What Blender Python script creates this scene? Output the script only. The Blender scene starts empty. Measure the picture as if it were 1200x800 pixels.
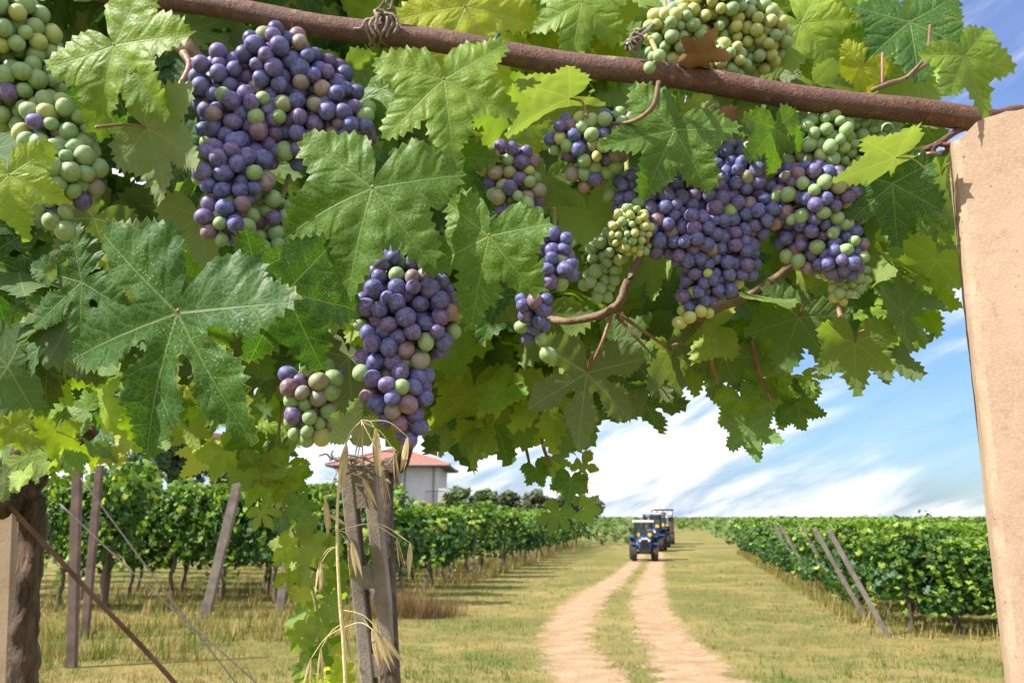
import bpy, bmesh, math, random
import numpy as np
from mathutils import Vector, Matrix, noise as mnoise
from mathutils.geometry import delaunay_2d_cdt
R = math.radians
C = bpy.context.scene.collection
scn = bpy.context.scene

# ------------------------------------------------------------------ camera
H = 2.2
PITCH = R(11.6)
F = 1000.0
cam_d = bpy.data.cameras.new('camera')
cam = bpy.data.objects.new('camera', cam_d); C.objects.link(cam)
cam.location = (0, 0, H); cam.rotation_euler = (R(90) + PITCH, 0, 0)
cam_d.lens = 30.0; cam_d.sensor_width = 36.0
cam_d.clip_start = 0.02; cam_d.clip_end = 9000
cam_d.dof.use_dof = True; cam_d.dof.focus_distance = 0.80; cam_d.dof.aperture_fstop = 18
scn.camera = cam
CAMR = Matrix.Rotation(R(90) + PITCH, 4, 'X')

# ------------------------------------------------------------------ sun, sky, exposure
SUN_EL = R(45)
SUN_AZ = (-0.945, -0.327)                       # towards the sun (left, behind the viewer)
sv = Vector((SUN_AZ[0] * math.cos(SUN_EL), SUN_AZ[1] * math.cos(SUN_EL), math.sin(SUN_EL)))
sd = bpy.data.lights.new('sun', 'SUN'); sd.energy = 5.0; sd.angle = R(0.5); sd.color = (1.0, 0.955, 0.88)
so = bpy.data.objects.new('sun', sd); C.objects.link(so)
so.rotation_euler = (-sv).to_track_quat('-Z', 'Y').to_euler(); so.location = (-30, -20, 40)
scn.view_settings.view_transform = 'Standard'; scn.view_settings.look = 'None'
scn.view_settings.exposure = 1.06; scn.view_settings.gamma = 1.0
scn.view_settings.use_curve_mapping = False


class NT:
    """small node-tree writer"""
    def __init__(s, tree): s.t = tree; tree.nodes.clear()
    def n(s, kind, props=None, **ins):
        nd = s.t.nodes.new(kind)
        for k, v in (props or {}).items(): setattr(nd, k, v)
        for k, v in ins.items():
            key = int(k[1:]) if k[0] == '_' and k[1:].isdigit() else k.replace('_', ' ')
            s.put(nd.inputs[key], v)
        return nd
    def put(s, sock, v):
        if isinstance(v, bpy.types.NodeSocket): s.t.links.new(v, sock)
        elif isinstance(v, bpy.types.Node): s.t.links.new(v.outputs[0], sock)
        else:
            if isinstance(v, (tuple, list)) and len(v) == 3 and sock.type == 'RGBA': v = (*v, 1)
            sock.default_value = v
    def m(s, op, a, b=0.0, c=None, clamp=False):
        nd = s.t.nodes.new('ShaderNodeMath'); nd.operation = op; nd.use_clamp = clamp
        s.put(nd.inputs[0], a); s.put(nd.inputs[1], b)
        if c is not None: s.put(nd.inputs[2], c)
        return nd.outputs[0]
    def mix(s, f, a, b, mode='MIX'):
        nd = s.t.nodes.new('ShaderNodeMix'); nd.data_type = 'RGBA'; nd.blend_type = mode; nd.clamp_factor = True
        s.put(nd.inputs[0], f); s.put(nd.inputs[6], a); s.put(nd.inputs[7], b)
        return nd.outputs[2]
    def ss(s, x, lo, hi):
        nd = s.t.nodes.new('ShaderNodeMapRange'); nd.interpolation_type = 'SMOOTHSTEP'
        s.put(nd.inputs[0], x); nd.inputs[1].default_value = lo; nd.inputs[2].default_value = hi
        return nd.outputs[0]
    def noise(s, vec, scale, detail=3, rough=0.55, dist=0.0):
        return s.n('ShaderNodeTexNoise', Vector=vec, Scale=scale, Detail=detail, Roughness=rough, Distortion=dist).outputs[0]
    def attr(s, name, out=2):
        return s.n('ShaderNodeAttribute', {'attribute_name': name}).outputs[out]
    def bump(s, h, strength, dist=0.01):
        return s.n('ShaderNodeBump', Strength=strength, Distance=dist, Height=h).outputs[0]
    def out(s, sh): s.n('ShaderNodeOutputMaterial', Surface=sh)


W = bpy.data.worlds.new('World'); scn.world = W; W.use_nodes = True
t = NT(W.node_tree)
sky = t.n('ShaderNodeTexSky', {'sky_type': 'NISHITA', 'sun_disc': False, 'sun_elevation': SUN_EL,
          'sun_rotation': math.atan2(SUN_AZ[0], SUN_AZ[1]), 'air_density': 1.3, 'dust_density': 0.6, 'ozone_density': 2.5})
gen = t.n('ShaderNodeTexCoord').outputs['Generated']
sep = t.n('ShaderNodeSeparateXYZ', Vector=gen)
zz = t.m('ADD', t.m('MAXIMUM', sep.outputs[2], 0.0), 0.55)
qx = t.m('DIVIDE', sep.outputs[0], zz); qy = t.m('DIVIDE', sep.outputs[1], zz)
q = t.n('ShaderNodeCombineXYZ', X=sep.outputs[0], Y=sep.outputs[2], Z=t.m('MULTIPLY', sep.outputs[1], 0.35)).outputs[0]
mp = t.n('ShaderNodeMapping', {'vector_type': 'TEXTURE'}, Vector=q); mp.inputs['Rotation'].default_value = (0, 0, R(24)); mp.inputs['Scale'].default_value = (0.62, 0.15, 0.5); mp.inputs['Location'].default_value = (0.3, 1.7, 0)
c1 = t.noise(mp.outputs[0], 1.1, 7, 0.58, 0.6)
c2 = t.noise(mp.outputs[0], 4.5, 6, 0.6, 0.3)
cl = t.m('ADD', t.m('MULTIPLY', c1, 0.8), t.m('MULTIPLY', c2, 0.3))


def blob(d, r, amt):
    """a clearing in the clouds in one direction of the sky"""
    d = Vector(d).normalized()
    dp = t.n('ShaderNodeVectorMath', {'operation': 'DISTANCE'}, _0=gen, _1=tuple(d)).outputs['Value']
    return t.m('MULTIPLY', t.ss(dp, r, r * 0.15), amt)


def pdir(px, py):
    u, v = (px - 600) / F, (400 - py) / F
    return Vector((u, math.cos(PITCH) - v * math.sin(PITCH), math.sin(PITCH) + v * math.cos(PITCH)))


clear = t.m('ADD', blob(pdir(1120, 430), 0.26, 0.10), blob(pdir(1195, 60), 0.27, 0.13))
clear = t.m('ADD', clear, t.m('ADD', blob(pdir(1020, 520), 0.20, 0.10), t.m('ADD', blob(pdir(760, 560), 0.3, -0.10), blob(pdir(1040, 640), 0.16, -0.16))))
cl = t.m('SUBTRACT', cl, clear)
fac = t.m('ADD', t.m('MULTIPLY', t.ss(cl, 0.385, 0.625), 0.9), 0.10)
cloud_col = t.mix(t.ss(t.m('ADD', t.m('MULTIPLY', c2, .6), t.m('MULTIPLY', c1, .4)), .30, .56), (3.6, 4.8, 7.2), (11.0, 11.0, 11.0))
blue = t.mix(1.0, sky, (0.60, 0.86, 1.36), 'MULTIPLY')
skyc = t.mix(fac, blue, cloud_col)
bg = t.n('ShaderNodeBackground', Color=skyc, Strength=0.065)
t.n('ShaderNodeOutputWorld', Surface=bg)


# ------------------------------------------------------------------ coordinates
def at(px, py, Y):
    d = pdir(px, py); return Vector((0, 0, H)) + d * (Y / d.y)


def mpp(px, py, Y):
    return (Y / pdir(px, py).y) / F          # metres per picture pixel there


def gp(px, py):
    d = pdir(px, py); return Vector((0, 0, H)) + d * (-H / d.z)


# ------------------------------------------------------------------ object helpers
def tag(o, label=None, cat=None, group=None, kind=None):
    if label: o['label'] = label
    if cat: o['category'] = cat
    if group: o['group'] = group
    if kind: o['kind'] = kind
    return o


def thing(name, label, cat, loc=(0, 0, 0), group=None, rz=0.0):
    o = bpy.data.objects.new(name, None); C.objects.link(o); o.location = loc; o.rotation_euler.z = rz
    o.empty_display_size = 0.1
    return tag(o, label, cat, group)


def put(name, me, parent=None, world=False):
    """link a mesh; world=True: mesh/transform is in world coordinates although it has a parent"""
    o = bpy.data.objects.new(name, me); C.objects.link(o)
    if parent is not None:
        o.parent = parent
        if world: o.matrix_parent_inverse = Matrix.Translation(parent.location).inverted()
    return o


def child_of(o, p):
    o.parent = p; o.matrix_parent_inverse = Matrix.Translation(p.location).inverted(); return o


def dup(root, loc=None, rz=None, label=None, parent=None):
    c = root.copy(); C.objects.link(c)
    if parent is not None: c.parent = parent
    if loc is not None: c.location = loc
    if rz is not None: c.rotation_euler.z = rz
    if label: c['label'] = label
    for ch in root.children: dup(ch, parent=c)
    return c


class MB:
    """mesh collector"""
    def __init__(s): s.v = []; s.f = []
    def add(s, vs, fs):
        b = len(s.v); s.v += [tuple(v) for v in vs]; s.f += [tuple(i + b for i in f) for f in fs]; return s
    def box(s, c, d, M=None, bev=0.0):
        bm = bmesh.new(); bmesh.ops.create_cube(bm, size=1.0)
        for v in bm.verts: v.co = Vector((v.co.x * d[0], v.co.y * d[1], v.co.z * d[2]))
        if bev: bmesh.ops.bevel(bm, geom=bm.edges[:], offset=bev, segments=2, affect='EDGES', profile=0.5)
        for v in bm.verts:
            v.co = v.co + Vector(c)
            if M is not None: v.co = M @ v.co
        bm.verts.index_update()
        s.add([v.co[:] for v in bm.verts], [[v.index for v in f.verts] for f in bm.faces]); bm.free(); return s
    def tube(s, pts, rad, n=8, caps=True, twist=0.0, lump=0.0, rng=None):
        pts = [Vector(p) for p in pts]; m = len(pts)
        if not isinstance(rad, (list, tuple)): rad = [rad] * m
        b = len(s.v); up = Vector((0.13, 0.31, 0.94))
        for i, p in enumerate(pts):
            d = (pts[min(i + 1, m - 1)] - pts[max(i - 1, 0)]).normalized()
            if abs(d.dot(up)) > 0.95: up = Vector((1, 0.2, 0.1)).normalized()
            x = d.cross(up).normalized(); y = d.cross(x)
            for k in range(n):
                a = 2 * math.pi * k / n + twist * i
                r = rad[i] * (1 + (lump * mnoise.noise(p * (2.0 / max(rad[i], 1e-4)) * 0.3 + Vector((math.cos(a), math.sin(a), 0)) * 1.3) if lump else 0))
                s.v.append(tuple(p + (x * math.cos(a) + y * math.sin(a)) * r))
        for i in range(m - 1):
            for k in range(n):
                s.f.append((b + i * n + k, b + i * n + (k + 1) % n, b + (i + 1) * n + (k + 1) % n, b + (i + 1) * n + k))
        if caps:
            s.f.append(tuple(b + k for k in range(n))[::-1]); s.f.append(tuple(b + (m - 1) * n + k for k in range(n)))
        return s
    def cyl(s, a, b, r, n=16, r2=None):
        return s.tube([a, b], [r, r if r2 is None else r2], n)
    def prism(s, poly, y0, y1, M=None):
        n = len(poly)
        vs = [Vector((p[0], y0, p[1])) for p in poly] + [Vector((p[0], y1, p[1])) for p in poly]
        if M is not None: vs = [M @ v for v in vs]
        return s.add(vs, [tuple(range(n)), tuple(range(2 * n - 1, n - 1, -1))] + [(i, i + n, (i + 1) % n + n, (i + 1) % n) for i in range(n)])
    def mesh(s, name, mat, smooth=False):
        me = bpy.data.meshes.new(name); me.from_pydata(s.v, [], s.f)
        bm = bmesh.new(); bm.from_mesh(me); bmesh.ops.recalc_face_normals(bm, faces=bm.faces); bm.to_mesh(me); bm.free()
        if mat is not None: me.materials.append(mat)
        if smooth:
            me.polygons.foreach_set('use_smooth', [True] * len(me.polygons))
        return me
    def build(s, name, mat, parent=None, smooth=False, world=False):
        return put(name, s.mesh(name, mat, smooth), parent, world)


def spline(pts, n=6):
    """Catmull-Rom through points"""
    P = [Vector(p) for p in pts]; P = [P[0] * 2 - P[1]] + P + [P[-1] * 2 - P[-2]]; out = []
    for i in range(1, len(P) - 2):
        for k in range(n):
            u = k / n; a, b, c, d = P[i - 1], P[i], P[i + 1], P[i + 2]
            out.append(0.5 * ((2 * b) + (c - a) * u + (2 * a - 5 * b + 4 * c - d) * u * u + (3 * b - a - 3 * c + d) * u ** 3))
    out.append(P[-2]); return out


def interp_rad(rs, m):
    return list(np.interp(np.linspace(0, 1, m), np.linspace(0, 1, len(rs)), rs))


# ------------------------------------------------------------------ materials
def mat(name):
    m = bpy.data.materials.new(name); m.use_nodes = True; return m, NT(m.node_tree)


def simple(name, col, col2=None, rough=0.7, scale=8.0, bump=0.0, bscale=None, metal=0.0, spec=0.4, bdist=0.01):
    m, t = mat(name); oc = t.n('ShaderNodeTexCoord').outputs['Object']
    c = col if col2 is None else t.mix(t.ss(t.noise(oc, scale, 5), 0.3, 0.7), col, col2)
    ins = dict(Base_Color=c, Roughness=rough, Metallic=metal, Specular_IOR_Level=spec)
    if bump: ins['Normal'] = t.bump(t.noise(oc, bscale or scale * 4, 4), bump, bdist)
    t.out(t.n('ShaderNodeBsdfPrincipled', **ins)); return m


def leaf_material(name, from_object, speck=0.5, trans=0.38, far=False):
    m, t = mat(name)
    if from_object: base = t.n('ShaderNodeObjectInfo').outputs['Color']
    else: base = t.attr('lc', 0)
    oc = t.n('ShaderNodeTexCoord').outputs['Object']
    if not from_object: oc = t.attr('lp', 1)
    geo = t.n('ShaderNodeNewGeometry'); back = geo.outputs['Backfacing']
    if far:
        col = base
    else:
        edge = t.attr('edge')
        # leaf coordinates -> distance along (vu) and across (vv) the nearest of the five main veins
        sx_ = t.n('ShaderNodeSeparateXYZ', Vector=oc); lx, ly = sx_.outputs[0], sx_.outputs[1]
        vu = None
        for a_ in (0, 52, -52, 113, -113):
            d_ = t.m('ADD', t.m('MULTIPLY', lx, math.sin(R(a_))), t.m('MULTIPLY', ly, -math.cos(R(a_))))
            vu = d_ if vu is None else t.m('MAXIMUM', vu, d_)
        vv = t.m('SQRT', t.m('MAXIMUM', t.m('SUBTRACT', t.m('ADD', t.m('MULTIPLY', lx, lx), t.m('MULTIPLY', ly, ly)), t.m('MULTIPLY', vu, vu)), 0.0))
        n1 = t.noise(oc, 3.2, 4)
        n2 = t.noise(oc, 26.0, 3)
        col = t.mix(t.ss(n1, 0.35, 0.7), base, t.mix(1.0, base, (1.55, 1.38, 0.9), 'MULTIPLY'))
        col = t.mix(t.m('MULTIPLY', n2, 0.5), col, t.mix(1.0, base, (0.55, 0.62, 0.6), 'MULTIPLY'))
        # main veins taper away from the petiole; side veins leave them at an angle
        w = t.m('MAXIMUM', t.m('SUBTRACT', 0.0085, t.m('MULTIPLY', vu, 0.009)), 0.0028)
        mainv = t.ss(t.m('DIVIDE', vv, w), 1.25, 0.55)
        wob = t.m('MULTIPLY', t.m('SUBTRACT', t.noise(oc, 2.6, 2), 0.5), 0.26)
        fr = t.m('ABSOLUTE', t.m('SUBTRACT', t.m('FRACT', t.m('MULTIPLY', t.m('ADD', t.m('SUBTRACT', vu, t.m('MULTIPLY', vv, 0.8)), wob), 6.2)), 0.5))
        sidev = t.m('MULTIPLY', t.ss(fr, 0.032, 0.010), t.ss(vv, 0.33, 0.02))
        vein = t.m('MAXIMUM', mainv, t.m('MULTIPLY', sidev, 0.55))
        vcol = t.mix(0.5, base, (0.34, 0.43, 0.16))
        col = t.mix(t.m('MULTIPLY', vein, 0.85), col, vcol)
        net = t.n('ShaderNodeTexVoronoi', {'feature': 'DISTANCE_TO_EDGE'}, Vector=oc, Scale=24.0).outputs['Distance']
        col = t.mix(t.m('MULTIPLY', t.ss(net, 0.09, 0.0), 0.35), col, vcol)
        # dry, yellowed margins
        ed = t.m('MULTIPLY', t.m('MULTIPLY', t.ss(t.m('ADD', edge, t.m('MULTIPLY', n2, 0.6)), 0.8, 1.4), t.ss(t.noise(oc, 2.1, 2), .48, .66)), 0.7)
        col = t.mix(ed, col, (0.36, 0.33, 0.06))
        brown = t.m('MULTIPLY', t.ss(t.noise(oc, 5.5, 3), .70, .76), .75)
        col = t.mix(brown, col, (0.20, 0.11, 0.05))
        pale = t.mix(0.3, base, (0.27, 0.34, 0.19))
        pale = t.mix(t.m('MULTIPLY', vein, 0.6), pale, (0.36, 0.38, 0.2))
        col = t.mix(back, col, pale)
        # dried droplets of vineyard spray
        if speck:
            vo = t.n('ShaderNodeTexVoronoi', {'feature': 'F1'}, Vector=oc, Scale=58.0, Randomness=1.0).outputs['Distance']
            vo2 = t.n('ShaderNodeTexVoronoi', {'feature': 'F1'}, Vector=oc, Scale=23.0, Randomness=1.0).outputs['Distance']
            mk = t.ss(t.noise(oc, 4.0, 3), 0.46, 0.66)
            sp = t.m('MAXIMUM', t.ss(vo, 0.30, 0.16), t.ss(vo2, 0.15, 0.09))
            sp = t.m('MULTIPLY', t.m('MULTIPLY', sp, mk), t.m('SUBTRACT', 1.0, back))
            col = t.mix(t.m('MULTIPLY', sp, speck), col, (0.62, 0.68, 0.62))
    ins = dict(Base_Color=col, Roughness=0.5, Specular_IOR_Level=0.3)
    if not far:
        cells = t.n('ShaderNodeTexVoronoi', {'feature': 'DISTANCE_TO_EDGE'}, Vector=oc, Scale=24.0).outputs['Distance']
        pil_ = t.m('MULTIPLY', t.ss(fr, 0.0, 0.28), t.ss(vv, 0.0, 0.09))
        hgt = t.m('ADD', t.m('ADD', t.m('MULTIPLY', t.ss(cells, 0.0, 0.3), 0.22), t.m('MULTIPLY', pil_, 1.1)), t.m('MULTIPLY', mainv, -0.5))
        ins['Normal'] = t.bump(hgt, 0.5, 0.0013)
        ins['Roughness'] = t.m('ADD', 0.50, t.m('MULTIPLY', back, 0.3))
    p = t.n('ShaderNodeBsdfPrincipled', **ins)
    tr = t.n('ShaderNodeBsdfTranslucent', Color=t.mix(1.0, col, (1.6, 1.75, 0.4), 'MULTIPLY'))
    t.out(t.n('ShaderNodeMixShader', _0=trans, _1=p, _2=tr)); return m


M_LEAF = leaf_material('vine_leaf', True)
M_FOL = leaf_material('vine_foliage', False, speck=0.25)
M_FAR = leaf_material('far_foliage', False, far=True, trans=0.22)


def bark(name, a, b, scale=30):
    m, t = mat(name); oc = t.n('ShaderNodeTexCoord').outputs['Object']
    mp = t.n('ShaderNodeMapping', Vector=oc); mp.inputs['Scale'].default_value = (1, 1, 0.16)
    n = t.noise(mp.outputs[0], scale, 6, 0.65, 0.8)
    c = t.mix(t.ss(n, 0.36, 0.64), a, b)
    t.out(t.n('ShaderNodeBsdfPrincipled', Base_Color=c, Roughness=0.85, Normal=t.bump(n, 0.9, 0.02))); return m


M_BARK = bark('vine_bark', (0.032, 0.02, 0.013), (0.125, 0.075, 0.047), 34)
M_BARKFAR = bark('far_bark', (0.05, 0.036, 0.026), (0.17, 0.125, 0.09), 20)
M_CANE = simple('cane', (0.13, 0.075, 0.045), (0.23, 0.15, 0.09), 0.6, 40, 0.3)
M_REDCANE = simple('red_cane', (0.22, 0.085, 0.065), (0.27, 0.19, 0.09), 0.5, 60, 0.2)
M_GREENSTEM = simple('green_stem', (0.20, 0.23, 0.06), (0.30, 0.26, 0.09), 0.5, 60, 0.2)
M_TENDRIL = simple('dry_tendril', (0.14, 0.10, 0.075), (0.30, 0.24, 0.19), 0.8, 60, 0.4)
M_WIRE = simple('galvanised_wire', (0.36, 0.36, 0.37), (0.2, 0.17, 0.15), 0.4, 80, 0.2, metal=0.7)
M_DARKWIRE = simple('weathered_wire', (.16, .14, .12), (.10, .075, .06), .7, 40)
M_TIE = simple('green_tie', (0.02, 0.07, 0.04), (0.03, 0.12, 0.07), 0.4, 50)

# rusty pipe
M_RUST, t = mat('rusty_pipe')
oc = t.n('ShaderNodeTexCoord').outputs['Object']
n1 = t.noise(oc, 16, 6, 0.65); n2 = t.noise(oc, 120, 5, 0.7); n3 = t.noise(oc, 420, 3, 0.6)
c = t.mix(t.ss(n1, 0.38, 0.66), (0.105, 0.052, 0.043), (0.16, 0.092, 0.078))
c = t.mix(t.ss(n2, 0.5, 0.72), c, (0.25, 0.105, 0.05))
c = t.mix(t.m('MULTIPLY', t.ss(n3, 0.48, 0.7), 0.75), c, (0.055, 0.03, 0.028))
c = t.mix(t.m('MULTIPLY', t.ss(t.noise(oc, 60, 4), 0.62, 0.74), 0.5), c, (0.36, 0.27, 0.23))
hh = t.m('ADD', t.m('MULTIPLY', n2, 0.7), t.m('MULTIPLY', n3, 0.5))
t.out(t.n('ShaderNodeBsdfPrincipled', Base_Color=c, Roughness=0.78, Specular_IOR_Level=0.3, Normal=t.bump(hh, 0.8, 0.0028)))

# sandy concrete pillar
M_PILLAR, t = mat('sandy_concrete')
oc = t.n('ShaderNodeTexCoord').outputs['Object']
n1 = t.noise(oc, 7, 4); n2 = t.noise(oc, 420, 4, 0.7); n3 = t.noise(oc, 90, 5, 0.65)
c = t.mix(t.ss(n1, 0.3, 0.7), (0.34, 0.225, 0.148), (0.39, 0.27, 0.185))
c = t.mix(t.ss(n2, 0.45, 0.75), c, (0.44, 0.325, 0.235))
c = t.mix(t.m('MULTIPLY', t.ss(n3, 0.52, 0.72), 0.6), c, (0.26, 0.16, 0.10))
c = t.mix(t.m('MULTIPLY', t.ss(t.noise(oc, 3.2, 6, .7), .52, .7), .5), c, (0.27, 0.19, 0.14))
c = t.mix(t.m('MULTIPLY', t.ss(t.noise(oc, 240, 2), .68, .76), .8), c, (0.10, 0.065, 0.045))
hh = t.m('ADD', t.m('MULTIPLY', n2, 0.5), n3)
t.out(t.n('ShaderNodeBsdfPrincipled', Base_Color=c, Roughness=0.88, Normal=t.bump(hh, 0.45, 0.0012)))

M_CONC = simple('weathered_concrete', (0.17, 0.135, 0.115), (0.26, 0.215, 0.185), 0.9, 14, 0.6, 160, bdist=0.004)
M_POST = simple('vineyard_post', (0.13, 0.105, 0.09), (0.23, 0.19, 0.165), 0.9, 5, 0.5, 40)
M_REDPOST = simple('brown_post', (0.085, 0.055, 0.045), (0.15, 0.10, 0.085), 0.85, 5, 0.5, 40)
M_TANPOST = simple('tan_post', (0.27, 0.19, 0.115), (0.36, 0.27, 0.18), 0.85, 9, 0.25, 120, bdist=.004)


def grape_material(name, base, alt, bloom, bl=0.5, sss=0.0):
    m, t = mat(name)
    oi = t.n('ShaderNodeObjectInfo'); oc = t.n('ShaderNodeTexCoord').outputs['Object']
    off = t.n('ShaderNodeVectorMath', {'operation': 'ADD'}, _0=oc,
              _1=t.n('ShaderNodeCombineXYZ', X=t.m('MULTIPLY', oi.outputs['Random'], 37.0), Y=0.0, Z=0.0).outputs[0]).outputs[0]
    r2 = t.m('FRACT', t.m('MULTIPLY', oi.outputs['Random'], 7.31))
    c = t.mix(t.ss(t.m('ADD', t.noise(off, 0.9, 3), t.m('SUBTRACT', t.m('MULTIPLY', r2, 0.6), 0.3)), 0.3, 0.75), base, alt)
    b = t.m('MULTIPLY', t.ss(t.noise(off, 1.9, 6, 0.7, .6), 0.34, 0.64), bl * 1.15)
    fine = t.noise(off, 26.0, 3)
    c = t.mix(t.m('MULTIPLY', t.ss(fine, 0.55, 0.75), 0.25), c, bloom)
    c2 = t.mix(b, c, bloom)
    # stylar scar: a small brown dot at the free end of the berry
    sp = t.n('ShaderNodeSeparateXYZ', Vector=oc)
    rr = t.m('SQRT', t.m('ADD', t.m('POWER', sp.outputs[0], 2.0), t.m('POWER', sp.outputs[1], 2.0)))
    scar = t.m('MULTIPLY', t.ss(rr, 0.095, 0.05), t.m('GREATER_THAN', sp.outputs[2], 0.5))
    c2 = t.mix(t.m('MULTIPLY', scar, 0.85), c2, (0.13, 0.07, 0.035))
    t.out(t.n('ShaderNodeBsdfPrincipled', Base_Color=c2, Roughness=t.m('ADD', 0.40, t.m('MULTIPLY', b, 0.45)), Specular_IOR_Level=0.5,
              Sheen_Weight=0.18, Sheen_Roughness=0.5, Sheen_Tint=(*bloom, 1) if len(bloom) == 3 else bloom,
              Subsurface_Weight=sss, Subsurface_Radius=(1.0, 1.0, 0.4), Subsurface_Scale=0.35))
    return m


GM = {
    'blue': grape_material('grape_blue', (0.038, 0.038, 0.125), (0.08, 0.045, 0.14), (0.18, 0.20, 0.46), 0.62),
    'purple': grape_material('grape_purple', (0.085, 0.036, 0.11), (0.058, 0.045, 0.16), (0.24, 0.20, 0.41), 0.6),
    'mauve': grape_material('grape_mauve', (0.17, 0.065, 0.12), (0.23, 0.22, 0.12), (0.31, 0.25, 0.31), 0.5, 0.0),
    'olive': grape_material('grape_blush', (0.25, 0.29, 0.12), (0.24, 0.11, 0.13), (0.38, 0.35, 0.25), 0.4, 0.0),
    'green': grape_material('grape_green', (0.18, 0.29, 0.085), (0.24, 0.34, 0.12), (0.33, 0.44, 0.27), 0.5, 0.0),
    'yellow': grape_material('grape_yellowgreen', (0.33, 0.37, 0.08), (0.42, 0.42, 0.12), (0.46, 0.5, 0.26), 0.35, 0.0),
}

# ground and track share one shader: 'dirt' (0..1 on the track sheet) decides where the earth is bare
M_GROUND, t = mat('dry_meadow')
pos = t.n('ShaderNodeNewGeometry').outputs['Position']
dirt = t.attr('dirt')
g1 = t.noise(pos, 0.30, 5, 0.6); g2 = t.noise(pos, 1.5, 6, 0.65); g3 = t.noise(pos, 14, 5, 0.7)
grass = t.mix(t.ss(g1, 0.36, 0.64), (0.13, 0.125, 0.034), (0.255, 0.195, 0.072))
grass = t.mix(t.ss(g2, 0.45, 0.68), grass, (0.085, 0.125, 0.026))
grass = t.mix(t.m('MULTIPLY', t.ss(g3, 0.45, 0.75), 0.5), grass, (0.36, 0.28, 0.12))
soil = t.mix(t.ss(t.noise(pos, 2.2, 6, 0.7), 0.35, 0.68), (0.31, 0.20, 0.115), (0.43, 0.305, 0.19))
soil = t.mix(t.m('MULTIPLY', t.ss(g3, 0.48, 0.7), 0.45), soil, (0.25, 0.15, 0.085))
vst = t.n('ShaderNodeTexVoronoi', {'feature': 'F1'}, Vector=pos, Scale=7.0, Randomness=1.0)
stone = t.m('MULTIPLY', t.ss(vst.outputs['Distance'], 0.22, 0.12), t.ss(g2, .42, .6))
soil = t.mix(t.m('MULTIPLY', stone, .7), soil, (0.50, 0.43, 0.34))
soil = t.mix(t.m('MULTIPLY', t.ss(t.noise(pos, .8, 4), .5, .68), .5), soil, (0.27, 0.17, 0.095))
dm = t.m('ADD', dirt, t.m('MULTIPLY', t.m('SUBTRACT', g2, 0.5), 1.5))
dm = t.m('ADD', dm, t.m('MULTIPLY', t.m('SUBTRACT', g3, 0.5), 1.2))
dmask = t.ss(dm, 0.38, 0.62)
bare = t.m('MULTIPLY', t.ss(t.m('ADD', t.m('MULTIPLY', g1, 0.5), t.m('MULTIPLY', g2, 0.5)), 0.56, 0.66), 0.55)
c = t.mix(bare, grass, (0.42, 0.28, 0.14))
c = t.mix(dmask, c, soil)
hh = t.m('ADD', t.m('ADD', t.m('MULTIPLY', g3, 0.5), t.m('MULTIPLY', t.noise(pos, 45, 4, 0.7), 0.25)), t.m('MULTIPLY', stone, .4))
t.out(t.n('ShaderNodeBsdfPrincipled', Base_Color=c, Roughness=0.95, Specular_IOR_Level=0.1, Normal=t.bump(hh, 0.8, 0.08)))

M_BLADE, t = mat('grass_blades')
bc = t.attr('lc', 0)
p = t.n('ShaderNodeBsdfPrincipled', Base_Color=bc, Roughness=0.7, Specular_IOR_Level=0.2)
tr = t.n('ShaderNodeBsdfTranslucent', Color=t.mix(1.0, bc, (1.3, 1.2, 0.7), 'MULTIPLY'))
t.out(t.n('ShaderNodeMixShader', _0=0.3, _1=p, _2=tr))

# ------------------------------------------------------------------ ground, track
gm = MB()
xs = [-4000, -900, -200, -60, -25, 0, 25, 60, 200, 900, 4000]; ys = [-300, -40, 0, 30, 60, 120, 300, 900, 6000]
for y in ys:
    for x in xs: gm.v.append((x, y, 0))
nx = len(xs)
for j in range(len(ys) - 1):
    for i in range(nx - 1): gm.f.append((j * nx + i, j * nx + i + 1, (j + 1) * nx + i + 1, (j + 1) * nx + i))
tag(gm.build('ground', M_GROUND), 'dry yellow green grass verge between the vineyards', 'ground', kind='structure')

TRK = [(940, 720, 835, 860, 1010), (860, 672, 775, 810, 945), (800, 640, 735, 772, 885), (770, 631, 710, 764, 850), (745, 627, 692, 752, 815), (720, 641, 700, 744, 797),
       (700, 666, 712, 742, 786), (680, 703, 733, 748, 782), (665, 727, 746, 757, 780), (650, 744, 757, 764, 779), (640, 753, 762, 768, 779),
       (630, 761, 767, 772, 780), (620, 771, 775, 777, 782), (613, 780, 783, 784, 787)]
rows = []
for (py, a, b, c_, d) in TRK:
    g = lambda x: gp(x, py)
    A, B, Cc, D = g(a), g(b), g(c_), g(d); m = (B - A) * 0.4; m2 = (D - Cc) * 0.4
    rows.append([A - m, A, A.lerp(B, .5), B, B.lerp(Cc, .5), Cc, Cc.lerp(D, .5), D, D + m2])
cols = [spline([r[k] for r in rows], 8) for k in range(9)]
tv, tf, dv = [], [], []
DV = [-.1, 0.36, 0.95, 0.50, 0.18, 0.50, 0.95, 0.36, -.1]
for j in range(len(cols[0])):
    for k in range(9):
        v = cols[k][j]; tv.append((v.x, v.y, 0.005)); dv.append(DV[k])
for j in range(len(cols[0]) - 1):
    for k in range(8): tf.append((j * 9 + k, j * 9 + k + 1, (j + 1) * 9 + k + 1, (j + 1) * 9 + k))
tm = MB(); tm.v, tm.f = tv, tf
tme = tm.mesh('dirt_track', M_GROUND); a = tme.attributes.new('dirt', 'FLOAT', 'POINT'); a.data.foreach_set('value', dv)
tag(put('dirt_track', tme), 'sandy two rut farm track with a grassy middle', 'track', kind='structure')

# track frame: T along the track, N to its right
_vp = pdir(795, 605); T = Vector((_vp.x, _vp.y, 0)).normalized(); N = Vector((T.y, -T.x, 0))
ROW_RZ = math.atan2(N.y, N.x)


def sn(s, n, z=0.0): return T * s + N * n + Vector((0, 0, z))


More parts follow.
